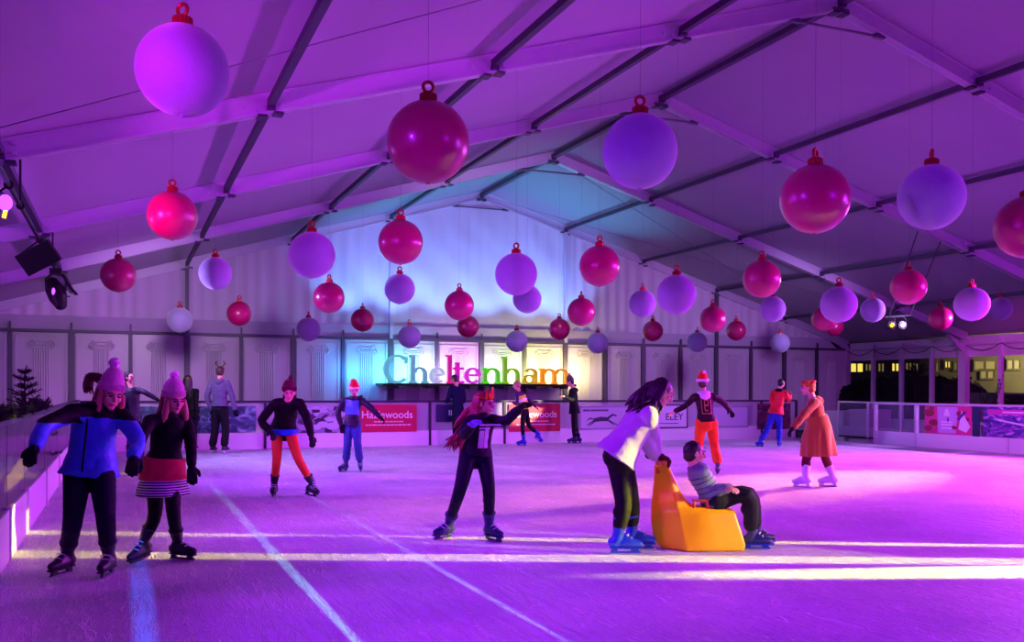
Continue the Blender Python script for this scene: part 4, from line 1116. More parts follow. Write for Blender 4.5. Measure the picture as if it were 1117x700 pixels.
        P.leg_o = obj(legs.get('name', 'leggings'), shift_mesh(me, P.o), legs['mat'], P.root)
    # ---- top
    if top:
        mb = MB(); b = bulk; hl = top.get('hem', -.1); hr = top.get('hr', .0)
        pp = [P.hip+sp*hl]+pts[1:]
        BB = [(hl, .135+hr, .115+hr*.8, hs)]+[(q[0], q[1]+hr*max(0, 1-q[0]/.6)*.8, q[2]+hr*max(0, 1-q[0]/.6)*.65, q[3]) for q in B[1:]]
        if hl > 0.02: pp = [P.hip+sp*hl]+[p for p, q in zip(pts, B) if q[0] > hl+.05]; BB = [(hl, .125+hr, .10+hr, P.side)]+[(q[0], q[1]+hr*max(0, 1-q[0]/.6)*.6, q[2]+hr*max(0, 1-q[0]/.6)*.5, q[3]) for q in B if q[0] > hl+.05]
        mb.tube(pp, [(q[1]+b)*s for q in BB], [(q[2]+b)*s for q in BB], side=[q[3] for q in BB], n=24, round_=False)
        if top.get('hump'): mb.ell(P.hip+sp*.75-P.f*.05*s, (.13*s, .12*s, .16*s))
        for i in (0, 1):
            mb.tube([shc.lerp(P.sh[i], .2), P.sh[i]], [(.066+b*.6)*s, (.052+b*.6)*s], n=14)
            wv = P.wr[i].lerp(P.el[i], top.get('short', .04))
            pp, rr = cr([P.sh[i], P.el[i], wv], [(.052+b*.6)*s, (.044+b*.6*sleeve)*s, (.034+b*.6*sleeve)*s]); mb.tube(pp, rr, n=14)
        if top.get('collar'): mb.torus(P.neck+up*.0*s, .062*s, .026*s, Matrix((P.side, P.side.cross(up), up)).transposed(), n=20, m_=8)
        if top.get('hood'):
            mb.tube([P.neck-P.f*.06*s+up*.01*s-P.side*.07*s, P.neck-P.f*.1*s-up*.03*s, P.neck-P.f*.06*s+up*.01*s+P.side*.07*s], [.04*s, .06*s, .04*s], n=12)
        me = remesh(mb, .009 if P.zc < 10 else .011, 3, fold, top.get('ff', 13), seed=len(label)+3)
        mts = top['mat'] if isinstance(top['mat'], list) else [top['mat']]
        o = obj(top.get('name', 'jacket'), me, mts, None); 
        if top.get('paint'):
            idx = [top['paint'](P, pl.center) for pl in me.polygons]; me.polygons.foreach_set('material_index', idx)
        shift_mesh(me, P.o); o.parent = P.root; o['_o'] = tuple(P.o); P.top_o = o
    if gloves:
        for i in (0, 1):
            if gloves[i] is None: continue
            mb = MB(); hd, pn, sg = P.hd[i]; hand_shape(mb, P.wr[i]+hd*.02*s, hd, pn, s, sg, curl, .004)
            mb.cap(P.wr[i]-hd*.05*s, P.wr[i], .036*s, .034*s)
            obj('glove', shift_mesh(remesh(mb, .0055, 2), P.o), gloves[i], P.root)
    for i in (0, 1): build_skate(P, P.sk[i], P.kn[i])
    P.up = up; P.sp = sp; P.shc = shc
    return P

# ---- headwear and hair, built in the head's own frame
def beanie(P, mt, mp, pom=.035, droop=(0, -.02, .0), name='knitted_hat', cuff=None, tall=1.0):
    k = P.k; H = P.H; o = P.o
    prof = [(.088, .02), (.094, .03), (.096, .07), (.092, .085), (.089, .09), (.086, .115), (.074, .145), (.05, .175*tall), (.02, .192*tall)]
    c = H(0, -.016, -.0); mb = MB()
    R = P.R @ Matrix.Rotation(math.radians(8), 3, 'X')
    mb.lathe([(r*k, z*k) for r, z in prof], c, R, n=36)
    for q in range(36):
        t = 2*PI*q/36; a = c+R @ V((.097*math.cos(t)*k, .097*math.sin(t)*k, .03*k)); b = c+R @ V((.097*math.cos(t)*k, .097*math.sin(t)*k, .08*k)); mb.cap(a, b, .004*k, .004*k, 5)
    h = obj(name, mb, mt, P.root, smooth=True)
    if pom:
        mb = MB(); pc = c+R @ V((0, 0, (.19*tall+pom*.6)*k))+P.hsd*droop[0]*k+P.hf*droop[1]*k+P.hu*droop[2]*k
        mb.ell(pc, (pom*k,)*3, n=16, m_=10); me = mb.mesh('p', P.o)
        for v in me.vertices: v.co += (v.co+P.o-pc)*(.25*noise.noise(v.co*60))
        obj('pompom', me, mp, h)
    return h
def santa_hat(P, mt, mw, flop, zsc=1.0):
    k = P.k; H = P.H; mb = MB()
    pts = [H(0, -.016, .03), H(0, -.016, .1), H(*[a*.4 for a in flop[:1]], -.03, .16*zsc), H(flop[0], flop[1], flop[2])]
    pp, rr = cr(pts, [.092*k, .082*k, .055*k, .02*k]); mb.tube(pp, rr, n=22); h = obj('santa_hat', shift_mesh(remesh(mb, .009, 2, .004, 20), P.o), mt, P.root)
    mb = MB(); mb.torus(H(0, -.016, .045), .09*k, .026*k, P.R, n=30, m_=10); me = mb.mesh('b', P.o, True); fixn(me)
    for v in me.vertices: v.co += v.normal*.006*noise.noise(v.co*50)
    obj('fur_brim', me, mw, h)
    mb = MB(); mb.ell(H(*flop), (.03*k,)*3); obj('pompom', mb, mw, h, smooth=True)
    return h
def hair_cap(P, mt, name='hair'):
    k = P.k; mb = MB(); mb.ell(P.H(0, -.024, .03), (.084*k, .092*k, .093*k), P.R, 26, 16); mb.ell(P.H(0, -.045, -.02), (.078*k, .062*k, .07*k), P.R)
    return obj(name, shift_mesh(remesh(mb, .007, 2, .005, 30, 4), P.o), mt, P.root)
def long_hair(P, mt, n=46, L=.4, dirv=None, spread=.05, side=1, front=.5, seed=1, wave=.01, fringe=True, drift=None):
    """strands fall from the crown down over the shoulders"""
    random.seed(seed); k = P.k; h = hair_cap(P, mt); mb = MB()
    for q in range(n):
        t = q/n; a = -PI*.5+(t-.5)*2*PI*front
        x, y = math.cos(a), math.sin(a)
        r0 = P.H(.06*x, -.02+.06*y, .085); r1 = P.H(.088*x, -.018+.09*y, .02); r2 = P.H(.098*x, -.02+.098*y, -.09)
        l = L*random.uniform(.75, 1.08); dv = V((0, 0, -1)) if dirv is None else V(dirv).normalized()
        out = (P.hsd*x*.3+P.hf*y*.3)*spread*3
        e1 = r2+dv*l*.35+out*.4+V((random.gauss(0, 1), random.gauss(0, 1), 0))*wave; e2 = r2+dv*l*.7+out*.8+V((random.gauss(0, 1), random.gauss(0, 1), 0))*wave*1.8; e3 = r2+dv*l+out+V((random.gauss(0, 1), random.gauss(0, 1), 0))*wave*2.5
        if drift is not None: e1 = e1+V(drift)*.25; e2 = e2+V(drift)*.65; e3 = e3+V(drift)
        pp, rr = cr([r0, r1, r2, e1, e2, e3], [.016*k, .02*k, .019*k, .017*k, .013*k, .004*k], 3); mb.tube(pp, rr, [r_*.6 for r_ in rr], n=7)
    obj('long_strands', mb, mt, h, smooth=True)
    return h
def antlers(P, mt, band=None, sc=1.0):
    k = P.k*sc; mb = MB(); mb.torus(P.H(0, -.01, .03), .088*P.k, .006*P.k, P.R @ Matrix.Rotation(PI/2, 3, 'X'), n=20, m_=6, a0=.3, a1=PI-.3)
    h = obj('antler_headband', mb, band or mt, P.root)
    for q in (-1, 1):
        mb = MB(); b = P.H(q*.045, -.01, .115); t = b+P.hsd*q*.05*k+P.hu*.1*k
        mb.tube([b, b.lerp(t, .5)+P.hsd*q*.02*k, t], [.011*k, .01*k, .006*k], n=7)
        mb.tube([b.lerp(t, .35), b.lerp(t, .35)+P.hsd*q*.055*k+P.hu*.02*k], [.008*k, .005*k], n=6); mb.tube([b.lerp(t, .65), b.lerp(t, .65)-P.hsd*q*.02*k+P.hu*.05*k], [.008*k, .004*k], n=6)
        obj('antler', mb, mt, h)
def tube_part(P, name, chains, mt, parent=None, n=12, smooth=True):
    mb = MB()
    for pts, rad in chains:
        pp, rr = cr(pts, rad); mb.tube(pp, rr, n=n)
    return obj(name, mb, mt, parent or P.root, smooth=smooth)
def zip_line(P, mt, t0, t1, off, name='zip', r=.006):
    pts = [P.hip+P.sp*t+P.f*off(t)*P.s for t in [t0+(t1-t0)*q/8 for q in range(9)]]
    mb = MB(); mb.tube(pts, r*P.s, n=6); return obj(name, mb, mt, P.root)

M_rib = mat('hat_pink', '#d58fb4', .9, bump=.5, bscale=90, sheen=.5); M_pom = mat('pompom_pale_pink', '#e8c0d4', .95, bump=.6, bscale=80, sheen=.5)
M_bluej = mat('blue_quilted_nylon', '#1f5fd0', .5, bump=.35, bscale=14, var=.12, vscale=9, sheen=.2)
M_blackj = mat('black_nylon', '#050509', .7, bump=.35, bscale=14, var=.3)
M_navyleg = mat('navy_leggings', '#060a20', .7, bump=.15, bscale=40, var=.2)
M_blackleg = mat('black_leggings', '#050509', .7, bump=.15, bscale=40, var=.2)
M_glove = mat('black_glove', '#0b0c14', .7)
M_skblue = mat('royal_blue_skate_shell', '#1430b0', .3, bump=.05, bscale=30); M_skdk = mat('navy_skate_shell', '#0e1a58', .35); M_skblk = mat('black_skate_leather', '#0c0f22', .4); M_skwh = mat('white_skate_leather', '#cfd0e2', .4)
BLUE = (M_skblue, M_skblue, M_lace); NAVY = (M_skdk, M_skdk, M_lace); BLK = (M_skblk, M_skblk, M_lace); WHT = (M_skwh, M_skwh, M_lace)
M_hairred = mat('auburn_hair', '#5a1a14', .5, bump=.4, bscale=60, stretch=(1, 1, .15)); M_hairbl = mat('strawberry_blonde_hair', '#b0705a', .5, bump=.4, bscale=60, stretch=(1, 1, .15))
M_hairdk = mat('dark_brown_hair', '#1e0f12', .45, bump=.4, bscale=60, stretch=(1, 1, .15)); M_hairbr = mat('brown_hair', '#3a1c14', .5, bump=.4, bscale=60)
M_hairpk = mat('long_red_hair', '#8a1f2e', .45, bump=.4, bscale=60, stretch=(1, 1, .15))

# 1: adult in blue jacket
def p_w1(P, c):
    q = (c-P.hip); t = q.dot(P.up)/P.sp.length
    lat = q.dot(RH)
    a = (c-P.sh[0]).length
    if t > .80+(.05 if lat > 0 else -.06): return 1
    if (c-P.sh[0]).length < .2*P.s and q.dot(RH) < -.13*P.s: return 1
    return 0
P = person('woman in blue and black padded jacket and pink bobble hat beside the left barrier', (95, 629), (98, 513), (105, 444), (121, 430), -84, (-48, -16, 8),
  [(67, .04, -100, 0, 0, 4), (117.5, 0, -86, 0, 0, -4)], [(80, 563), (115, 561)], elbows=[(50, 464, True), (149, 478, True)], hands=[(39, 486, True), (146, 498, True)], s=.95,
  sh=[(81, 450), (132, 454)], top=dict(mat=[M_bluej, M_blackj], paint=p_w1, hem=-.07, hr=.06, collar=True, ff=10), legs=dict(mat=M_navyleg), bulk=.034, legbulk=.012, fold=.010,
  gloves=[M_glove, M_glove], skate_m=BLK, palm=[(0, 0, -1), (0, 1, 0)], hipw=.088, sleeve=.9, fat=1.08)
long_hair(P, M_hairbl, 26, .12, front=.36, spread=.02, seed=2); beanie(P, M_rib, M_pom, .042, (.0, -.03, 0), tall=1.08)
tube_part(P, 'side_hair', [([P.H(q*.08, .02, 0), P.H(q*.086, .035, -.07), P.H(q*.07, .05, -.16)], [.018, .022, .012]) for q in (-1, 1)], M_hairbl)
random.seed(31); mb = MB()
for q in range(26):
    a0 = P.H(-.05+random.uniform(-.02, .03), -.07, .04+random.uniform(-.05, .05)); e = jj(P.zc, random.uniform(91, 102), random.uniform(421, 430), random.uniform(.06, .18))
    m1 = jj(P.zc, random.uniform(97, 106), random.uniform(408, 414), random.uniform(.08, .15)); pp, rr = cr([a0, m1, m1.lerp(e, .5)-RH*.02, e], [.014, .017, .014, .003]); mb.tube(pp, rr, n=7)
obj('hair_bunch', mb, M_hairred, P.root, smooth=True)
zip_line(P, M_blackj, .0, .82, lambda t: .175-.02*abs(t-.4), r=.008)
tube_part(P, 'collar', [([P.neck+P.side*.07, P.neck+P.f*.085+V((0, 0, .015)), P.neck-P.side*.07], [.03, .03, .03])], M_blackj)
P_W1 = P

# 2: girl in pink skirt
M_pinksk = mat('red_pink_top_layer', '#d0204a', .7, bump=.3, bscale=18, var=.08); 
def stripes():
    m = bpy.data.materials.new('striped_skirt_cloth'); m.use_nodes = True; nt = m.node_tree; b = nt.nodes['Principled BSDF']; b.inputs['Roughness'].default_value = .8
    tc = nt.nodes.new('ShaderNodeTexCoord'); w = nt.nodes.new('ShaderNodeTexWave'); w.bands_direction = 'Z'; w.inputs['Scale'].default_value = 16; w.inputs['Distortion'].default_value = .3
    nt.links.new(tc.outputs['Object'], w.inputs['Vector']); r = nt.nodes.new('ShaderNodeValToRGB'); r.color_ramp.interpolation = 'CONSTANT'
    r.color_ramp.elements[0].color = (*rgb('#16142a'), 1); r.color_ramp.elements[1].position = .5; r.color_ramp.elements[1].color = (*rgb('#d8cfe0'), 1)
    nt.links.new(w.outputs['Fac'], r.inputs['Fac']); nt.links.new(r.outputs['Color'], b.inputs['Base Color']); return m
M_str = stripes()
P = person('girl in pink bobble hat and red skirt holding hands with the woman in blue', (185, 611), (178, 512), (185, 452), (190, 436), -80, (-45, -14, 0),
  [(153, -.05, -112, .0, -12, 8), (199, 0, -18, 0, 0, 0)], [(169, 560), (189, 556)], elbows=[(154, 478, True), (208, 482, True)], hands=[(151, 498, True), (209, 507, True)], s=.86,
  sh=[(164, 459), (203, 460)], top=dict(mat=M_blackj, hem=.16, hr=.03, collar=True), legs=dict(mat=M_blackleg), bulk=.018, fold=.007, gloves=[M_glove, M_glove], skate_m=BLK, curl=.25, palm=[(0, 1, 0), (0, 1, 0)])
long_hair(P, M_hairbl, 30, .2, front=.42, spread=.05, seed=5); beanie(P, M_rib, M_pom, .038, (0, 0, 0))
tube_part(P, 'side_hair', [([P.H(q*.076, .03, .0), P.H(q*.09, .05, -.1), P.H(q*.1, .05, -.2), P.H(q*.095, .045, -.28)], [.018, .026, .024, .008]) for q in (-1, 1)], M_hairbl)
mb = MB(); mb.tube([P.hip+P.sp*.22, P.hip-V((0, 0, .02)), P.hip-V((0, 0, .075))], [.16, .175, .19], [.135, .165, .19], side=P.side, n=24, round_=False); obj('red_skirt', shift_mesh(remesh(mb, .009, 3, .008, 12), P.o), M_pinksk, P.root)
mb = MB(); mb.tube([P.hip, P.hip-V((0, 0, .09)), P.hip-V((0, 0, .2))], [.16, .18, .21], [.14, .18, .225], side=P.side, n=24, round_=False); obj('striped_underskirt', shift_mesh(remesh(mb, .009, 3, .009, 12, 8), P.o), M_str, P.root)

# 3: skater in orange tights
M_orange = mat('burnt_orange_tights', '#c8502a', .7, var=.06); M_denim = mat('blue_shirt_tail', '#1c4fc0', .7, bump=.3, bscale=16); M_maroon = mat('maroon_knit', '#5a1c34', .9, bump=.5, bscale=90)
P = person('skater bending forward in black jacket, burnt orange tights and maroon bobble hat', (320, 541), (309, 468), (314, 437), (315.5, 428.5), -82, (-80, -10, 0),
  [(299, -.05, -86, 0, 0, -3), (338.5, -.0, -42, 0, -6, 20)], [(302, 499), (324, 497)], elbows=[(286, 458, True), (335, 457, True)], hands=[(294, 469, True), (339, 474, True)], s=.9, neckdd=-.28, hipdd=.12,
  top=dict(mat=M_blackj, hem=-.1, hr=.04, collar=True), legs=dict(mat=M_orange, name='orange_tights'), bulk=.03, fold=.01, gloves=[M_glove, M_glove], skate_m=BLK, hipw=.09, kneedd=[-.12, -.1])
long_hair(P, M_hairbr, 20, .06, front=.3, spread=.01, seed=4); beanie(P, M_maroon, M_maroon, .032, (-.02, -.02, 0))
mb = MB(); h0 = jj(P.zc, 309, 472, .08); mb.tube([h0+V((0, 0, .05)), h0-V((0, 0, .03))], [.19, .185], [.16, .16], side=RH, n=22, round_=False); obj('blue_shirt_tail', shift_mesh(remesh(mb, .01, 3, .014, 12), P.o), M_denim, P.root)


# 4: boy in santa hat
M_redhat = mat('red_felt', '#d81c24', .8, bump=.2, bscale=50, sheen=.4); M_fur = mat('white_fur', '#efe6ea', .95, bump=.7, bscale=70, sheen=.5)
M_lblue = mat('pale_blue_nylon', '#4f8fd0', .5, bump=.2, bscale=14); M_dpur = mat('dark_plum_nylon', '#180e28', .6, bump=.3, bscale=14); M_jean = mat('faded_blue_denim', '#3a4f8c', .8, bump=.3, bscale=30, var=.35, vscale=14)
def p_boy(P, c):
    q = c-P.hip; t = q.dot(P.up)/P.sp.length; lat = abs(q.dot(RH))
    return 0 if (.38 < t < .93 and lat < .125*P.s+.01) else 1
P = person('boy in red and white hat, pale blue jacket and jeans before the left red banner', (384, 514), (384.5, 463), (386, 434), (386.3, 425), -88, (-75, -18, 0),
  [(374, -.04, -118, 0, 0, 10), (393.5, -.1, -80, 0, 0, -3)], [(379, 484), (390, 483)], elbows=[(369, 449, True), (404, 444, True)], hands=[(372, 463, True), (414, 454, True)], s=.84,
  top=dict(mat=[M_lblue, M_dpur], paint=p_boy, hem=-.06, hr=.03, collar=True), legs=dict(mat=M_jean, name='jeans', fold=.008, ar=.06), bulk=.026, legbulk=.016, fold=.008, gloves=[M_glove, M_glove], skate_m=NAVY)
hair_cap(P, M_hairbr); santa_hat(P, M_redhat, M_fur, (.05, -.05, .14))
tube_part(P, 'scarf', [([P.neck+P.side*.06, P.neck+P.f*.1, P.neck-P.side*.06, P.neck-P.side*.13+V((0, 0, .03))], [.035, .04, .035, .02])], M_dpur)

# 5: man seen from behind
M_grey = mat('grey_sweatshirt', '#5f5a72', .85, bump=.3, bscale=20); M_trouser = mat('black_trousers', '#0b0b10', .7, bump=.2, bscale=20); M_brown = mat('brown_felt', '#4a2a1c', .8)
P = person('man seen from behind in grey hooded top, black trousers and felt antlers', (240, 494), (240, 447), (239.5, 415), (240.5, 405.5), 92, (95, 0, 0),
  [(233, 0, 85, 0, 0, 0), (246, 0, 80, 0, 0, 0)], [(234.5, 469), (246, 469)], elbows=[(226, 433, False), (253, 432, False)], hands=[(231, 446, False), (256, 446, True)], s=.98,
  top=dict(mat=M_grey, hem=.12, hr=.035, hood=True, name='hooded_top'), legs=dict(mat=M_trouser, name='trousers', fold=.008, ar=.065, stop=.12), bulk=.028, legbulk=.02, fold=.01, gloves=[M_glove, M_glove], skate_m=(M_skblk, M_skwh, M_lace), knee_near=(False, False))
hair_cap(P, M_hairbr); antlers(P, M_brown, sc=1.1)

# 6: long dark hair in black
P = person('person with long dark hair and black coat seen from behind beside the man in grey', (210, 492), (209, 447), (206.5, 424), (205.5, 414.5), 88, (88, 0, 0),
  [(205, 0, 85, 0, 0, 0), (212, 0, 80, 0, 0, 0)], [(207, 468), (211.5, 468)], elbows=[(200, 437, True), (214, 437, True)], hands=[(202, 449, True), (213.5, 450, True)], s=.93,
  top=dict(mat=M_blackj, hem=-.35, hr=.0, name='long_coat'), legs=dict(mat=M_trouser, name='trousers', ar=.06, stop=.12), bulk=.02, legbulk=.02, gloves=[M_glove, M_glove], skate_m=(M_skblk, M_skwh, M_lace), knee_near=(False, False))
long_hair(P, M_hairdk, 26, .3, front=.45, spread=.02, seed=9)
mb = MB(); mb.torus(P.H(0, -.02, .05), .09*P.k, .007, P.R, n=24, m_=6); obj('headband', mb, mat('gold_band', '#c08a3a', .4, metal=.6), P.root)

# 7: figure with outstretched arm behind the pair
P = person('dark-clothed person with arm stretched out, partly hidden behind the woman in blue and the girl', (146, 503), (145, 455), (143, 423), (141, 412), -70, (-20, 0, 0),
  [(141, 0, -60, 0, 0, 0), (150, 0, -60, 0, 0, 0)], [(142, 478), (149, 478)], elbows=[(134, 439, True), (156, 427, True)], hands=[(133, 452, True), (169, 434, True)], s=.93,
  top=dict(mat=M_dpur, hem=-.15, hr=.02), legs=dict(mat=M_trouser, name='trousers'), bulk=.02, gloves=[M_glove, M_glove], skate_m=BLK)
long_hair(P, M_hairdk, 22, .14, front=.35, spread=.01, seed=10)

# 8: girl with tiara
M_hood = mat('black_purple_sweatshirt', '#100a20', .75, bump=.3, bscale=20, var=.3); M_gold = mat('gold_foil', '#d8902a', .3, metal=.8); M_print = mat('white_chest_print', '#c8c0d0', .7)
M_lav = mat('lavender_mitten', '#7a5ad0', .85, bump=.3, bscale=60)
P = person('girl with long red hair, gold crown and dark printed sweatshirt reaching right in the centre', (512, 590), (519, 497), (524, 452), (528, 440), -62, (-22, -8, -6),
  [(483, .1, -128, 0, 0, 14), (539, -.02, -52, 0, 0, -6)], [(502, 533), (533, 531)], elbows=[(506, 474, True), (551, 459, True)], hands=[(515, 464, True), (566, 446, True)], s=.9,
  sh=[(512, 460), (536, 458)], top=dict(mat=M_hood, hem=.02, hr=.03, name='sweatshirt', collar=True), legs=dict(mat=M_navyleg), bulk=.02, fold=.008, gloves=[M_lav, M_glove], skate_m=NAVY, curl=.5, palm=[(0, 0, -1), (0, 0, -1)], hipw=.085)
long_hair(P, M_hairpk, 60, .34, front=.52, spread=.06, seed=12, wave=.015, drift=tuple(-RH*.13))
for k, (a, b) in enumerate(((495, 466), (500, 478), (506, 470), (503, 455))):
    q = jj(P.zc, a, b, .1); tube_part(P, 'loose_lock', [([P.H(-.03, -.07, .0), P.H(-.05, -.14, -.08), P.H(-.03, -.1, -.1).lerp(q, .7)+V((0, 0, .03)), q], [.03, .04, .03, .006])], M_hairpk, n=9)
mb = MB(); mb.torus(P.H(0, -.01, .065), .09*P.k, .008, P.R, n=26, m_=6); h = obj('crown_band', mb, M_gold, P.root)
for q in range(5):
    a = PI*.5+(q-2)*.42; b = P.H(.09*math.cos(a), -.01+.09*math.sin(a), .07); mb = MB(); mb.cap(b, b+P.hu*(.05 if q % 2 else .075), .016, .004, 6); mb.ell(b+P.hu*(.055 if q % 2 else .08), .011, n=8, m_=6); obj('crown_point', mb, M_gold, h)
def chest_patch(P, name, a0, a1, t0, t1, mt, off=.006, n=10, m_=10):
    """a printed patch lying on the chest or back, following its curve"""
    mb = MB(); vs = []; fs = []
    tree = None
    from mathutils.bvhtree import BVHTree
    me = P.top_o.data; bvh = BVHTree.FromPolygons([v.co+P.o for v in me.vertices], [tuple(p.vertices) for p in me.polygons])
    for j in range(m_+1):
        for i in range(n+1):
            t = t0+(t1-t0)*j/m_; a = math.radians(a0+(a1-a0)*i/n); c = P.hip+P.sp*t; d = (P.f*math.cos(a)+P.side*math.sin(a)).normalized()
            h = bvh.ray_cast(c+d*.6, -d, .7)
            vs.append((h[0] if h[0] else c+d*.15)+d*off)
    for j in range(m_):
        for i in range(n): q = j*(n+1)+i; fs.append((q, q+1, q+n+2, q+n+1))
    k = len(vs); vs2 = vs+[v-(v-(P.hip+P.sp*.5)).normalized()*.004 for v in vs]
    mb.add(vs2, fs+[tuple(x+k for x in reversed(f)) for f in fs]); return obj(name, mb, mt, P.root, smooth=True)
for (a0, a1, t0, t1) in ((-4, 22, .2, .62), (-30, -8, .2, .7), (-36, 24, .74, .78), (-36, 24, .66, .69)): chest_patch(P, 'chest_print', a0, a1, t0, t1, M_print)

def seam_rings(P, ts):
    from mathutils.bvhtree import BVHTree
    me = P.top_o.data; bvh = BVHTree.FromPolygons([v.co+P.o for v in me.vertices], [tuple(q.vertices) for q in me.polygons])
    up = P.up; a_ = P.side; b_ = up.cross(a_)
    for t in ts:
        c = P.hip+P.sp*t; pts = []
        for q in range(33):
            a = 2*PI*q/32; d = a_*math.cos(a)+b_*math.sin(a); h = bvh.ray_cast(c+d*.4, -d, .4); r = (h[0]-c).length if h[0] else .14
            pts.append(c+d*(min(r, .20)+.0))
        mb = MB(); mb.tube(pts, .0045, n=5); obj('quilting_seam', mb, mat('dark_seam', '#39474c', .7), P.root)
# 9: dark figure leaning on the back rail
P = person('figure in dark navy coat leaning on the back rail beneath the illuminated letters', (496, 485.5), (500, 449), (498, 421.5), (495.5, 413.5), 120, (165, -10, 0),
  [(495, 0, 130, 0, 0, 0), (501, .05, 100, 0, 0, 0)], [(496, 467), (501, 467)], elbows=[(489, 435, False), (506, 436, False)], hands=[(487, 438, False), (501, 440, False)], s=.93,
  top=dict(mat=mat('dark_navy_cloth', '#0d1636', .8, bump=.2), hem=-.3, hr=.0, hump=False, name='long_coat'), legs=dict(mat=M_trouser, name='trousers'), bulk=.03, gloves=[M_glove, M_glove], skate_m=NAVY, knee_near=(False, False))
hair_cap(P, M_hairdk)

# 10: skater in bright vest
M_plum = mat('plum_top', '#4a2452', .7, bump=.2); M_vest = mat('fluorescent_vest', '#d8f020', .5, emit='#000000', bump=.2); M_refl = mat('reflective_band', '#e8e0f0', .25, metal=.3)
P = person('skater leaning forward in bright yellow vest and blue skates before the right red banner', (577, 486), (572.5, 448), (566, 427), (563.5, 420), 160, (165, -15, 0),
  [(569, 0, 170, 0, 0, 0), (586, .1, 20, .13, -38, 0)], [(570, 465), (577.5, 464.5)], elbows=[(564, 440, True), (578, 437, False)], hands=[(559, 438, True), (584, 443, False)], s=.86,
  top=dict(mat=M_plum, hem=0, hr=.0, name='top'), legs=dict(mat=M_trouser, name='leggings'), bulk=.014, skate_m=BLUE, knee_near=(True, True))
hair_cap(P, M_hairbl)
mb = MB(); mb.tube([P.hip+P.sp*.08, P.hip+P.sp*.4, P.hip+P.sp*.78], [.16, .165, .17], [.13, .13, .135], side=P.side, n=20, round_=False); v = obj('yellow_vest', shift_mesh(remesh(mb, .01, 3, .01, 12), P.o), M_vest, P.root)
mb = MB()
for t in (.22, .5): mb.tube([P.hip+P.sp*t, P.hip+P.sp*(t+.11)], [.174, .176], [.143, .145], side=P.side, n=20, round_=False)
obj('reflective_band', mb, M_refl, v)

# 11: man with phone
M_coatb = mat('black_parka', '#100f14', .7, bump=.3, bscale=12); 
P = person('man in black parka and bobble hat looking at his phone by the back rail', (627, 483.5), (626.5, 448), (624.5, 424), (622, 416.5), 172, (172, -22, 0),
  [(624.5, -.03, 175, 0, 0, 0), (629, .04, 172, 0, 0, 0)], [(626, 466), (628, 466)], elbows=[(625, 436, True), (628, 436, False)], hands=[(616.5, 433, True), (618, 433, False)], s=.95,
  top=dict(mat=M_coatb, hem=-.12, hr=.02, hood=True, name='parka'), legs=dict(mat=M_trouser, name='trousers', ar=.055, stop=.15), bulk=.03, skate_m=NAVY, curl=.8)
hair_cap(P, M_hairdk); beanie(P, mat('grey_knit', '#6a5a68', .9, bump=.5, bscale=90), mat('grey_pompom', '#8a7a88', .95, bump=.6), .03)
ph = (P.wr[0]+P.wr[1])/2+dirang(180)*.1+V((0, 0, .03))
o = thing('phone', tuple(ph), 'dark mobile phone held by the man in the black parka at the back rail', 'phone')
Rp = Matrix((dirang(90), dirang(180, -40).cross(dirang(90)), dirang(180, -40))).transposed()
obj('case', MB().box(ph, (.075, .15, .009), Rp), M_black, o, bevel=.002)
obj('screen', MB().box(ph-Rp @ V((0, 0, .0055)), (.068, .14, .002), Rp), mat('phone_screen', '#9aa4d8', .2, emit='#9aa4d8', estr=.6), o)

# 12: woman pushing the skating aid
M_mglove = mat('maroon_glove', '#4a1620', .8, bump=.3, bscale=60)
M_lilac = mat('pale_fleece_jumper', '#a898b4', .9, bump=.25, bscale=50, sheen=.6)
P = person('woman with long dark hair and pale fleece jumper pushing the yellow skating aid', (684, 603), (674, 494), (707, 446), (722, 428), 6, (12, -30, 0),
  [(682, -.08, 2, 0, 0, 2), (697, .16, -6, 0, 0, 0)], [(680, 546), (688, 545)], elbows=[(704, 479, True), (712, 474, False)], hands=[(714, 497.5, False), (715, 497, False)], hdir=[dirang(0, -12), dirang(0, -12)], s=.98,
  top=dict(mat=M_lilac, hem=-.1, hr=.06, name='fleece_jumper', collar=False, ff=8), legs=dict(mat=M_blackleg), bulk=.036, legbulk=.014, fold=.01, gloves=[M_mglove, M_mglove], skate_m=BLUE, curl=.75, hipw=.07, fat=1.08, kneedd=[-.08, .12])
long_hair(P, M_hairdk, 62, .17, front=.5, spread=.07, seed=14, wave=.012, drift=tuple(-RH*.06))
for k, (a, b, dd) in enumerate(((682, 442, .05), (692, 440, -.05), (704, 452, -.14), (712, 455, -.12), (698, 447, .1))):
    q = jj(P.zc, a, b, dd); tube_part(P, 'loose_lock', [([P.H(0, -.07, .05), P.H(-.03, -.12, -.03), P.H(-.02, -.12, -.1).lerp(q, .6)+V((0, 0, .02)), q], [.03, .045, .035, .006])], M_hairdk, n=9)
PW = P

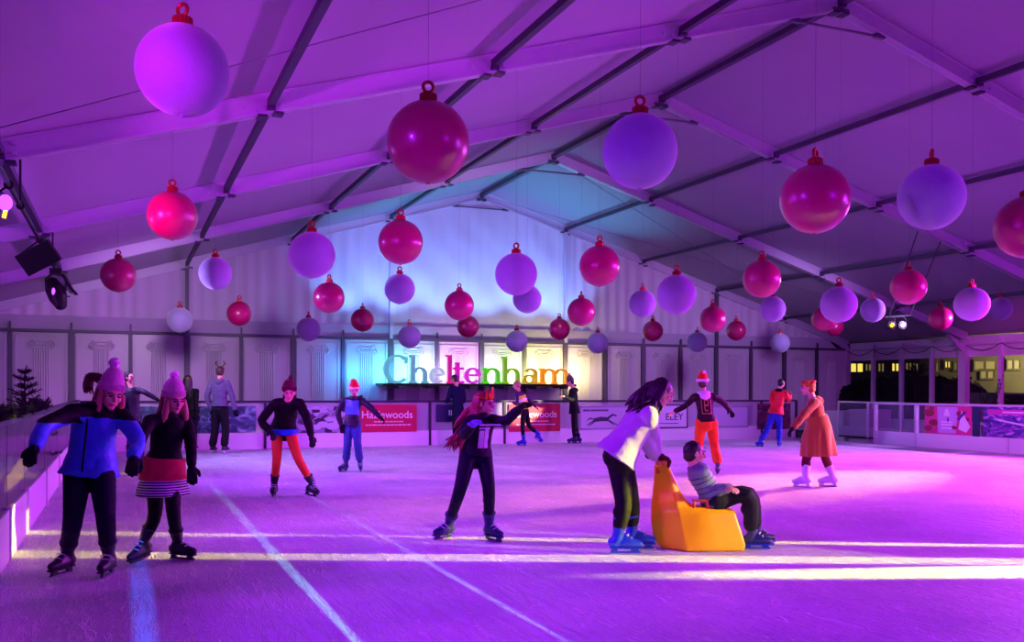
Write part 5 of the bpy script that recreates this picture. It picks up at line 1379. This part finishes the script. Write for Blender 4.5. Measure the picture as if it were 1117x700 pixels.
# 13: the yellow skating aid
M_yel = mat('moulded_yellow_plastic', '#ffd000', .32, var=.04, bump=.03, bscale=12); M_yel2 = mat('orange_handle', '#c86a14', .4)
zs = depth(G(760, 601)); zc = zs+.14
base_ = jj(zc, 760, 590); base_.z = 0
sl = thing('skating_aid', tuple(base_), 'yellow moulded seal-shaped skating aid with tall tail handle and seat', 'skating aid')
mb = MB()
def ring(py, xl, xr, hw, xc, n=36):
    # five-sided section: blunt left edge, a ridge on each flank, boxier right end
    q = []
    for (x, w_) in ((xl, -.12), (xc, -1), ((xc+xr)/2, -.93), (xr-1.5, -.8), (xr, -.6), (xr, .6), (xr-1.5, .8), ((xc+xr)/2, .93), (xc, 1), (xl, .12)): q.append(jj(zc, x, py)+AH*hw*w_)
    out = []
    seg = [4, 4, 4, 2, 6, 2, 4, 4, 4, 2]
    for a in range(10):
        for b in range(seg[a]): out.append(q[a].lerp(q[(a+1) % 10], b/seg[a]))
    return [V((p.x, p.y, max(.003, p.z))) for p in out]
rings = [(506, 714, 729, .10, 726), (509, 713.5, 730, .09, 727), (516, 713.5, 733, .08, 729), (526, 713, 737, .085, 731), (536, 712, 742, .10, 733), (545, 711, 748, .125, 735), (551, 710.5, 756, .14, 736.5), (554.5, 710.5, 797, .15, 737.5), (557, 710.5, 799.5, .165, 738), (566, 710, 802, .18, 739.5), (576, 711, 805, .19, 741), (586, 713, 808, .195, 743), (592, 716, 809.5, .195, 744.5), (598.5, 722, 808, .19, 746)]
vs = []; n = 36
for r in rings: vs += ring(*r, n=n)
fs = [(i*n+k, i*n+(k+1) % n, (i+1)*n+(k+1) % n, (i+1)*n+k) for i in range(len(rings)-1) for k in range(n)]
fs += [tuple(range(n)), tuple(range((len(rings)-1)*n, len(rings)*n))[::-1]]
mb.add(vs, fs)
me = remesh(mb, .010, 4)
# hollow the flanks a little so the tail flares into the body as a moulded sweep
for v in me.vertices:
    p = v.co; u = (p-base_).dot(RH); w_ = (p-base_).dot(AH); hz = p.z
    cave = math.exp(-((u+.17)/.13)**2)*math.exp(-((hz-.22)/.2)**2)
    v.co = p-AH*w_*.22*cave
    if hz < .05: v.co.z = max(.004, v.co.z)
body = obj('shell', shift_mesh(me, base_), M_yel, sl)
mb = MB(); c = jj(zc, 721, 503.5)
mb.tube([c-AH*.17, c-AH*.08+V((0, 0, .01)), c+AH*.08+V((0, 0, .01)), c+AH*.17], [.026, .034, .034, .026], n=14); mb.tube([c-V((0, 0, .01)), c-V((0, 0, .09))], [.05, .055], [.04, .04], side=RH, n=14)
obj('push_handle', shift_mesh(remesh(mb, .007, 3), base_), M_yel2, sl)
mb = MB(); 
for dd in (-.11, .11):
    a = jj(zc, 757, 557, dd); b = jj(zc, 757, 546, dd); c2 = jj(zc, 771, 546, dd); d2 = jj(zc, 773, 557, dd); mb.tube([a, b, c2, d2], .016, n=10)
mb.cap(jj(zc, 757, 546, -.11), jj(zc, 757, 546, .11), .016, .016, 10)
obj('seat_grip', mb, M_yel2, sl, smooth=True)

# 14: boy on the aid
M_puff = mat('grey_green_quilted_jacket', '#6f8288', .55, var=.08, bump=.2, bscale=18); M_jog = mat('charcoal_joggers', '#12121c', .75, bump=.2, bscale=20)
P = person('boy in grey quilted jacket and dark trousers sitting on the yellow skating aid', (760, 601), (779, 545), (758, 508), (757.5, 494.5), 8, (8, -6, 0),
  [(826, -.06, -4, 0, 0, 0), (831, .12, 4, 0, 0, 0)], [(815, 541), (817, 539)], elbows=[(778, 533, True), (775, 532, False)], hands=[(793, 533, True), (795, 532, False)], s=.84, zc=zc,
  sh=[(762, 517), None], top=dict(mat=M_puff, hem=-.08, hr=.015, name='quilted_jacket', collar=True), legs=dict(mat=M_jog, name='trousers', ar=.052, stop=.2), bulk=.028, legbulk=.02, fold=.006, skate_m=(M_skdk, M_skblue, M_lace), kneedd=[-.1, .1], hipw=.08)
hair_cap(P, M_hairdk)
seam_rings(P, (.05, .19, .33, .47, .61, .75))


# 15: orange trousers, red and white hat, from behind
M_otr = mat('orange_trousers', '#f0641c', .7, bump=.3, bscale=16, var=.05); M_maro = mat('maroon_black_jumper', '#2c0f1e', .75, bump=.2)
P = person('skater seen from behind in orange trousers and red and white hat, arms spread', (771, 517), (770.5, 461), (767.5, 429), (766, 417.5), 94, (88, 0, 0),
  [(759, .1, 95, 0, 0, 0), (783, 0, 70, 0, 0, -5)], [(762, 485), (779, 484)], elbows=[(748, 442, False), (789, 439, False)], hands=[(737, 448, False), (795.5, 447, False)], s=.93,
  top=dict(mat=M_maro, hem=.04, hr=.03, name='jumper'), legs=dict(mat=M_otr, name='orange_trousers', fold=.010, ar=.065, stop=.2), bulk=.02, legbulk=.018, fold=.007, gloves=[None, M_glove], skate_m=(mat('grey_skate', '#4a4a5a', .5), M_skblk, M_lace), knee_near=(False, False), hipw=.095)
hair_cap(P, M_hairbr); santa_hat(P, mat('bright_red_felt', '#f0300c', .8, bump=.2, bscale=50), M_fur, (.02, -.06, .19), 1.1)
mb = MB(); mb.torus(P.neck+V((0, 0, .0)), .075, .04, n=20, m_=10); mb.ell(P.neck-P.f*.1-V((0, 0, .03)), (.1, .06, .07)); obj('white_hood', shift_mesh(remesh(mb, .01, 3, .006, 20), P.o), M_fur, P.root)
M_tan = mat('gold_print', '#b08a4a', .5, metal=.3)
P.f = -P.f
for (a0, a1, t0, t1) in ((-42, -37, .3, .9), (37, 42, .3, .9), (-42, 42, .3, .33), (-42, 42, .88, .91)): chest_patch(P, 'back_print_frame', a0, a1, t0, t1, M_tan, n=12)
for (a0, a1, t0, t1) in ((-15, 15, .76, .8), (-18, -12, .6, .78), (12, 18, .42, .78), (-15, 15, .58, .62), (-8, 15, .4, .44)): chest_patch(P, 'back_print_motif', a0, a1, t0, t1, M_tan, n=8)

# 16: red jacket
M_redj = mat('bright_red_jacket', '#e01226', .6, bump=.3, bscale=14); M_bluetr = mat('royal_blue_trousers', '#2430a8', .7, bump=.2)
P = person('skater in bright red jacket and blue trousers near the far right of the back barrier', (840, 487), (846, 452), (850.5, 426), (852.5, 418), 50, (30, 0, 0),
  [(829, 0, 120, 0, 0, 12), (850, -.05, 60, 0, 0, -3)], [(837.5, 467), (850, 466)], elbows=[(842, 437, True), (861, 436, False)], hands=[(845, 446, False), (861.5, 430, False)], s=.9,
  top=dict(mat=M_redj, hem=.03, hr=.06, name='red_jacket'), legs=dict(mat=M_bluetr, name='blue_trousers', ar=.06, stop=.2, fold=.008), bulk=.04, legbulk=.02, fold=.012, skate_m=BLUE, knee_near=(True, False))
hair_cap(P, M_hairdk); mb = MB(); mb.torus(P.neck+V((0, 0, .01)), .07, .045, n=20, m_=10); obj('black_scarf', shift_mesh(remesh(mb, .01, 3, .008, 20), P.o), M_blackj, P.root)

# 17: long brown coat
M_camel = mat('brown_wool_coat', '#a05a2a', .85, bump=.3, bscale=40, sheen=.4, var=.05); M_mar = mat('maroon_tights', '#5a1424', .7)
P = person('person in long rust-brown coat, white skates and golden crown at right', (888, 531), (893, 466), (887, 435), (881.5, 423), 165, (165, -5, 0),
  [(875, -.03, 150, 0, 0, 5), (903.5, .05, 165, 0, 0, -4)], [(880, 499), (900, 498)], elbows=[(877, 452, True), (886, 455, False)], hands=[(866.5, 465, True), (880, 472, False)], s=.93,
  top=dict(mat=M_camel, hem=.1, hr=.02, name='coat_top', hood=True), legs=dict(mat=M_mar, name='maroon_tights'), bulk=.034, legbulk=.008, fold=.008, gloves=[M_glove, M_glove], skate_m=WHT, kneedd=[.03, .08], hipw=.07)
hair_cap(P, mat('golden_hair', '#c8801e', .5, bump=.4, bscale=60))
mb = MB(); c0 = P.hip+P.sp*.4; c1 = jj(P.zc, 892, 475); c2 = jj(P.zc, 893, 497)
mb.tube([c0, P.hip, c1, c2], [.16, .185, .205, .22], [.15, .175, .21, .24], side=P.side, n=26, round_=False)
me = remesh(mb, .011, 3)
for v in me.vertices:
    q = v.co-c2; h = max(0, min(1, (P.hip.z+.05-v.co.z)/(P.hip.z-c2.z))); a = math.atan2(q.dot(AH), q.dot(RH)); d = (RH*q.dot(RH)+AH*q.dot(AH)); 
    if d.length > .05: v.co += d.normalized()*.018*h*math.sin(9*a+math.sin(a*3))
obj('coat_skirt', shift_mesh(me, P.o), M_camel, P.root)
mb = MB(); mb.torus(P.H(0, -.01, .05), .09*P.k, .01, P.R, n=26, m_=6); h = obj('crown_band', mb, M_gold, P.root)
for q in range(8):
    a = 2*PI*q/8; b = P.H(.09*math.cos(a), -.01+.09*math.sin(a), .055); mb = MB(); mb.ell(b+P.hu*.03, (.02, .02, .028), n=8, m_=6); obj('crown_point', mb, M_redhat if q % 2 else M_gold, h)
PUR = (.42, .03, 1.0); MAG = (1.0, .03, .7); YEL = (1.0, .9, .02)
def wash(x, y, z, tx, ty, W_, c, ang=95, r=.12): return spot('wash_spot', (x, y, z), (tx, ty, 0), W_, c, ang, 1, r)
# lamps on the left bar
wash(-1.0, 5.0, 3.3, 5, 5, 1300, (.33, .01, 1)); wash(-1.0, 9, 3.3, 6, 9.5, 1600, (.36, .01, 1)); wash(-1.0, 14, 3.3, 6, 15, 2200, (.34, .06, 1)); wash(-1.0, 18.5, 3.3, 6, 18.5, 2400, (.45, .28, 1))
# lamps along the right side
wash(18.6, 2, 3.3, 10, 5, 4600, (.5, .01, 1)); wash(18.6, 8, 3.3, 11, 10, 7600, (.66, .02, 1)); wash(18.6, 13, 3.3, 11, 14, 8200, (.7, .05, 1)); wash(20.6, 16.2, 3.3, 11, 17.5, 4600, (.6, .2, 1))
wash(9, -3.6, 3.4, 7, 3.5, 3200, (.36, .0, 1), 80)
spot('salmon_spot', (19, 13.5, 3.3), (9.0, 11.2, 0), 26000, (1, .33, .0), 20, 1, .15)
spot('salmon_spot', (19, 6, 3.3), (10.5, 9.5, 0), 5000, (1, .15, .05), 30, 1, .15)
spot('salmon_spot', (12, -3, 3.2), (6.6, 4.3, 0), 2500, (1, .2, .1), 20, 1, .15)
# roof and wall light
point('roof_lamp', (-3.4, 3, 2.6), 40, (.1, .03, 1), .3); point('roof_lamp', (24.8, 6, 2.6), 420, (.5, .03, 1), .3); point('roof_lamp', (24.4, 14, 2.6), 260, (.7, .03, 1), .3); point('roof_lamp', (-3.4, 14, 2.6), 110, (.4, .1, 1), .3)
spot('wall_spot', (1, 17.8, 3.2), (1, 28.7, 1.6), 1300, (.8, .5, .95), 62, 1, .3)
spot('wall_spot', (18.5, 17.8, 3.6), (19, 28.7, 2.0), 1700, (.62, .35, 1), 68, 1, .3)
spot('wall_spot', (9.5, 17.8, 6.2), (9.5, 28.7, 3.0), 500, (.7, .55, 1), 90, 1, .3)
# thin sheets of yellow light from a lamp off to the right
S = V((24.6, -2.5, 3.3))
def sheet(src, tgt, W_, c, thin, tall, blend=.2, r=.012):
    return spot('sheet_lamp', src, tgt, W_, c, tall, blend, r, (thin, 1, 1))
sheet(S, (4.2, 7.5, 0), 150000, YEL, .06, 9.5, .5)
sheet(S, (4.2, 6.5, 0), 150000, YEL, .10, 9.5, .5)
sheet((20, .6, 3.3), (7.4, 4.75, 0), 170000, (1, .92, .08), .30, 7.5, .7)
spot('skating_aid_spot', (14.5, -1.2, 3.0), (4.85, 6.6, .22), 9000, (1, .9, .08), 5.6, .5, .04)
spot('barrier_yellow', (17, 15, 3.0), (-.8, 9.5, .64), 500000, (1, .9, 0), 8, .5, .02, (1, .08, 1))
spot('far_yellow', (17.5, 17.5, 3.2), (.05, 16.3, 0), 160000, YEL, 1.6, .3, .02, (.35, 1, 1))
# blue-white sheets running down the rink from lamps behind the viewpoint
for (x, W_, c, th, tl, ty) in ((1.17, 15000, (.3, .9, 1), .03, 17, 8.0), (2.22, 15000, (.3, .55, 1), .022, 17, 8.5), (.12, 16000, (.0, .14, 1), .11, 9, 6.2)):
    spot('sheet_lamp', (x, -3.9, 3.3), (x, ty, 0), W_, c, tl, .9, .01, (th, 1, 1))
spot('magenta_spot', (18.4, 14, 3.3), (25.8, 20.8, 1.9), 1800, (1, .05, .9), 30, .7, .05)
spot('magenta_spot', (8, 7.5, 3.4), (17.8, 14.5, .5), 2600, (1, .1, .95), 24, .8, .05)
# uplights along the wall rail
for x in (6.2, 7.7, 9.2, 10.7, 12.2, 13.4):
    spot('gable_uplight', (x, 27.4, ZRAIL+.35), (x+.2, 28.72, 5.4), 330, (.16, .36, 1), 85, .7, .08)
    spot('roof_uplight', (x, 27.6, ZRAIL+.35), (x+.6, 25.8, 7), 360, (.06, .6, 1), 70, .8, .08)
spot('pink_spot', (-1.0, 11, 3.3), tuple(onY(188, 235, 12.21)), 420, (1, .03, .6), 24, .2, .03)
spot('bauble_spot', (-2.2, 4, 3.0), (9, 22, 3.3), 1800, (.7, .02, 1), 40, .4, .03)
spot('bauble_spot', (22.5, 3, 2.6), (7, 6.7, 3.4), 900, (.55, .22, 1), 40, .5, .03)

point('street_lamp', (44, 33, 3.2), 700, (1, .85, .45), .1)

spot('warm_spot', (18.4, 5.5, 3.3), (9.1, 10.8, 1.05), 7000, (1, .5, .06), 8.5, .5, .04)
spot('warm_spot', (18.4, 9.5, 3.3), (9.2, 13.7, 1.2), 5000, (1, .5, .1), 7.5, .5, .04)
spot('vest_spot', (17.5, 12.5, 3.1), (9.6, 21.6, 1.0), 30000, (1, .9, .5), 4.5, .5, .03)
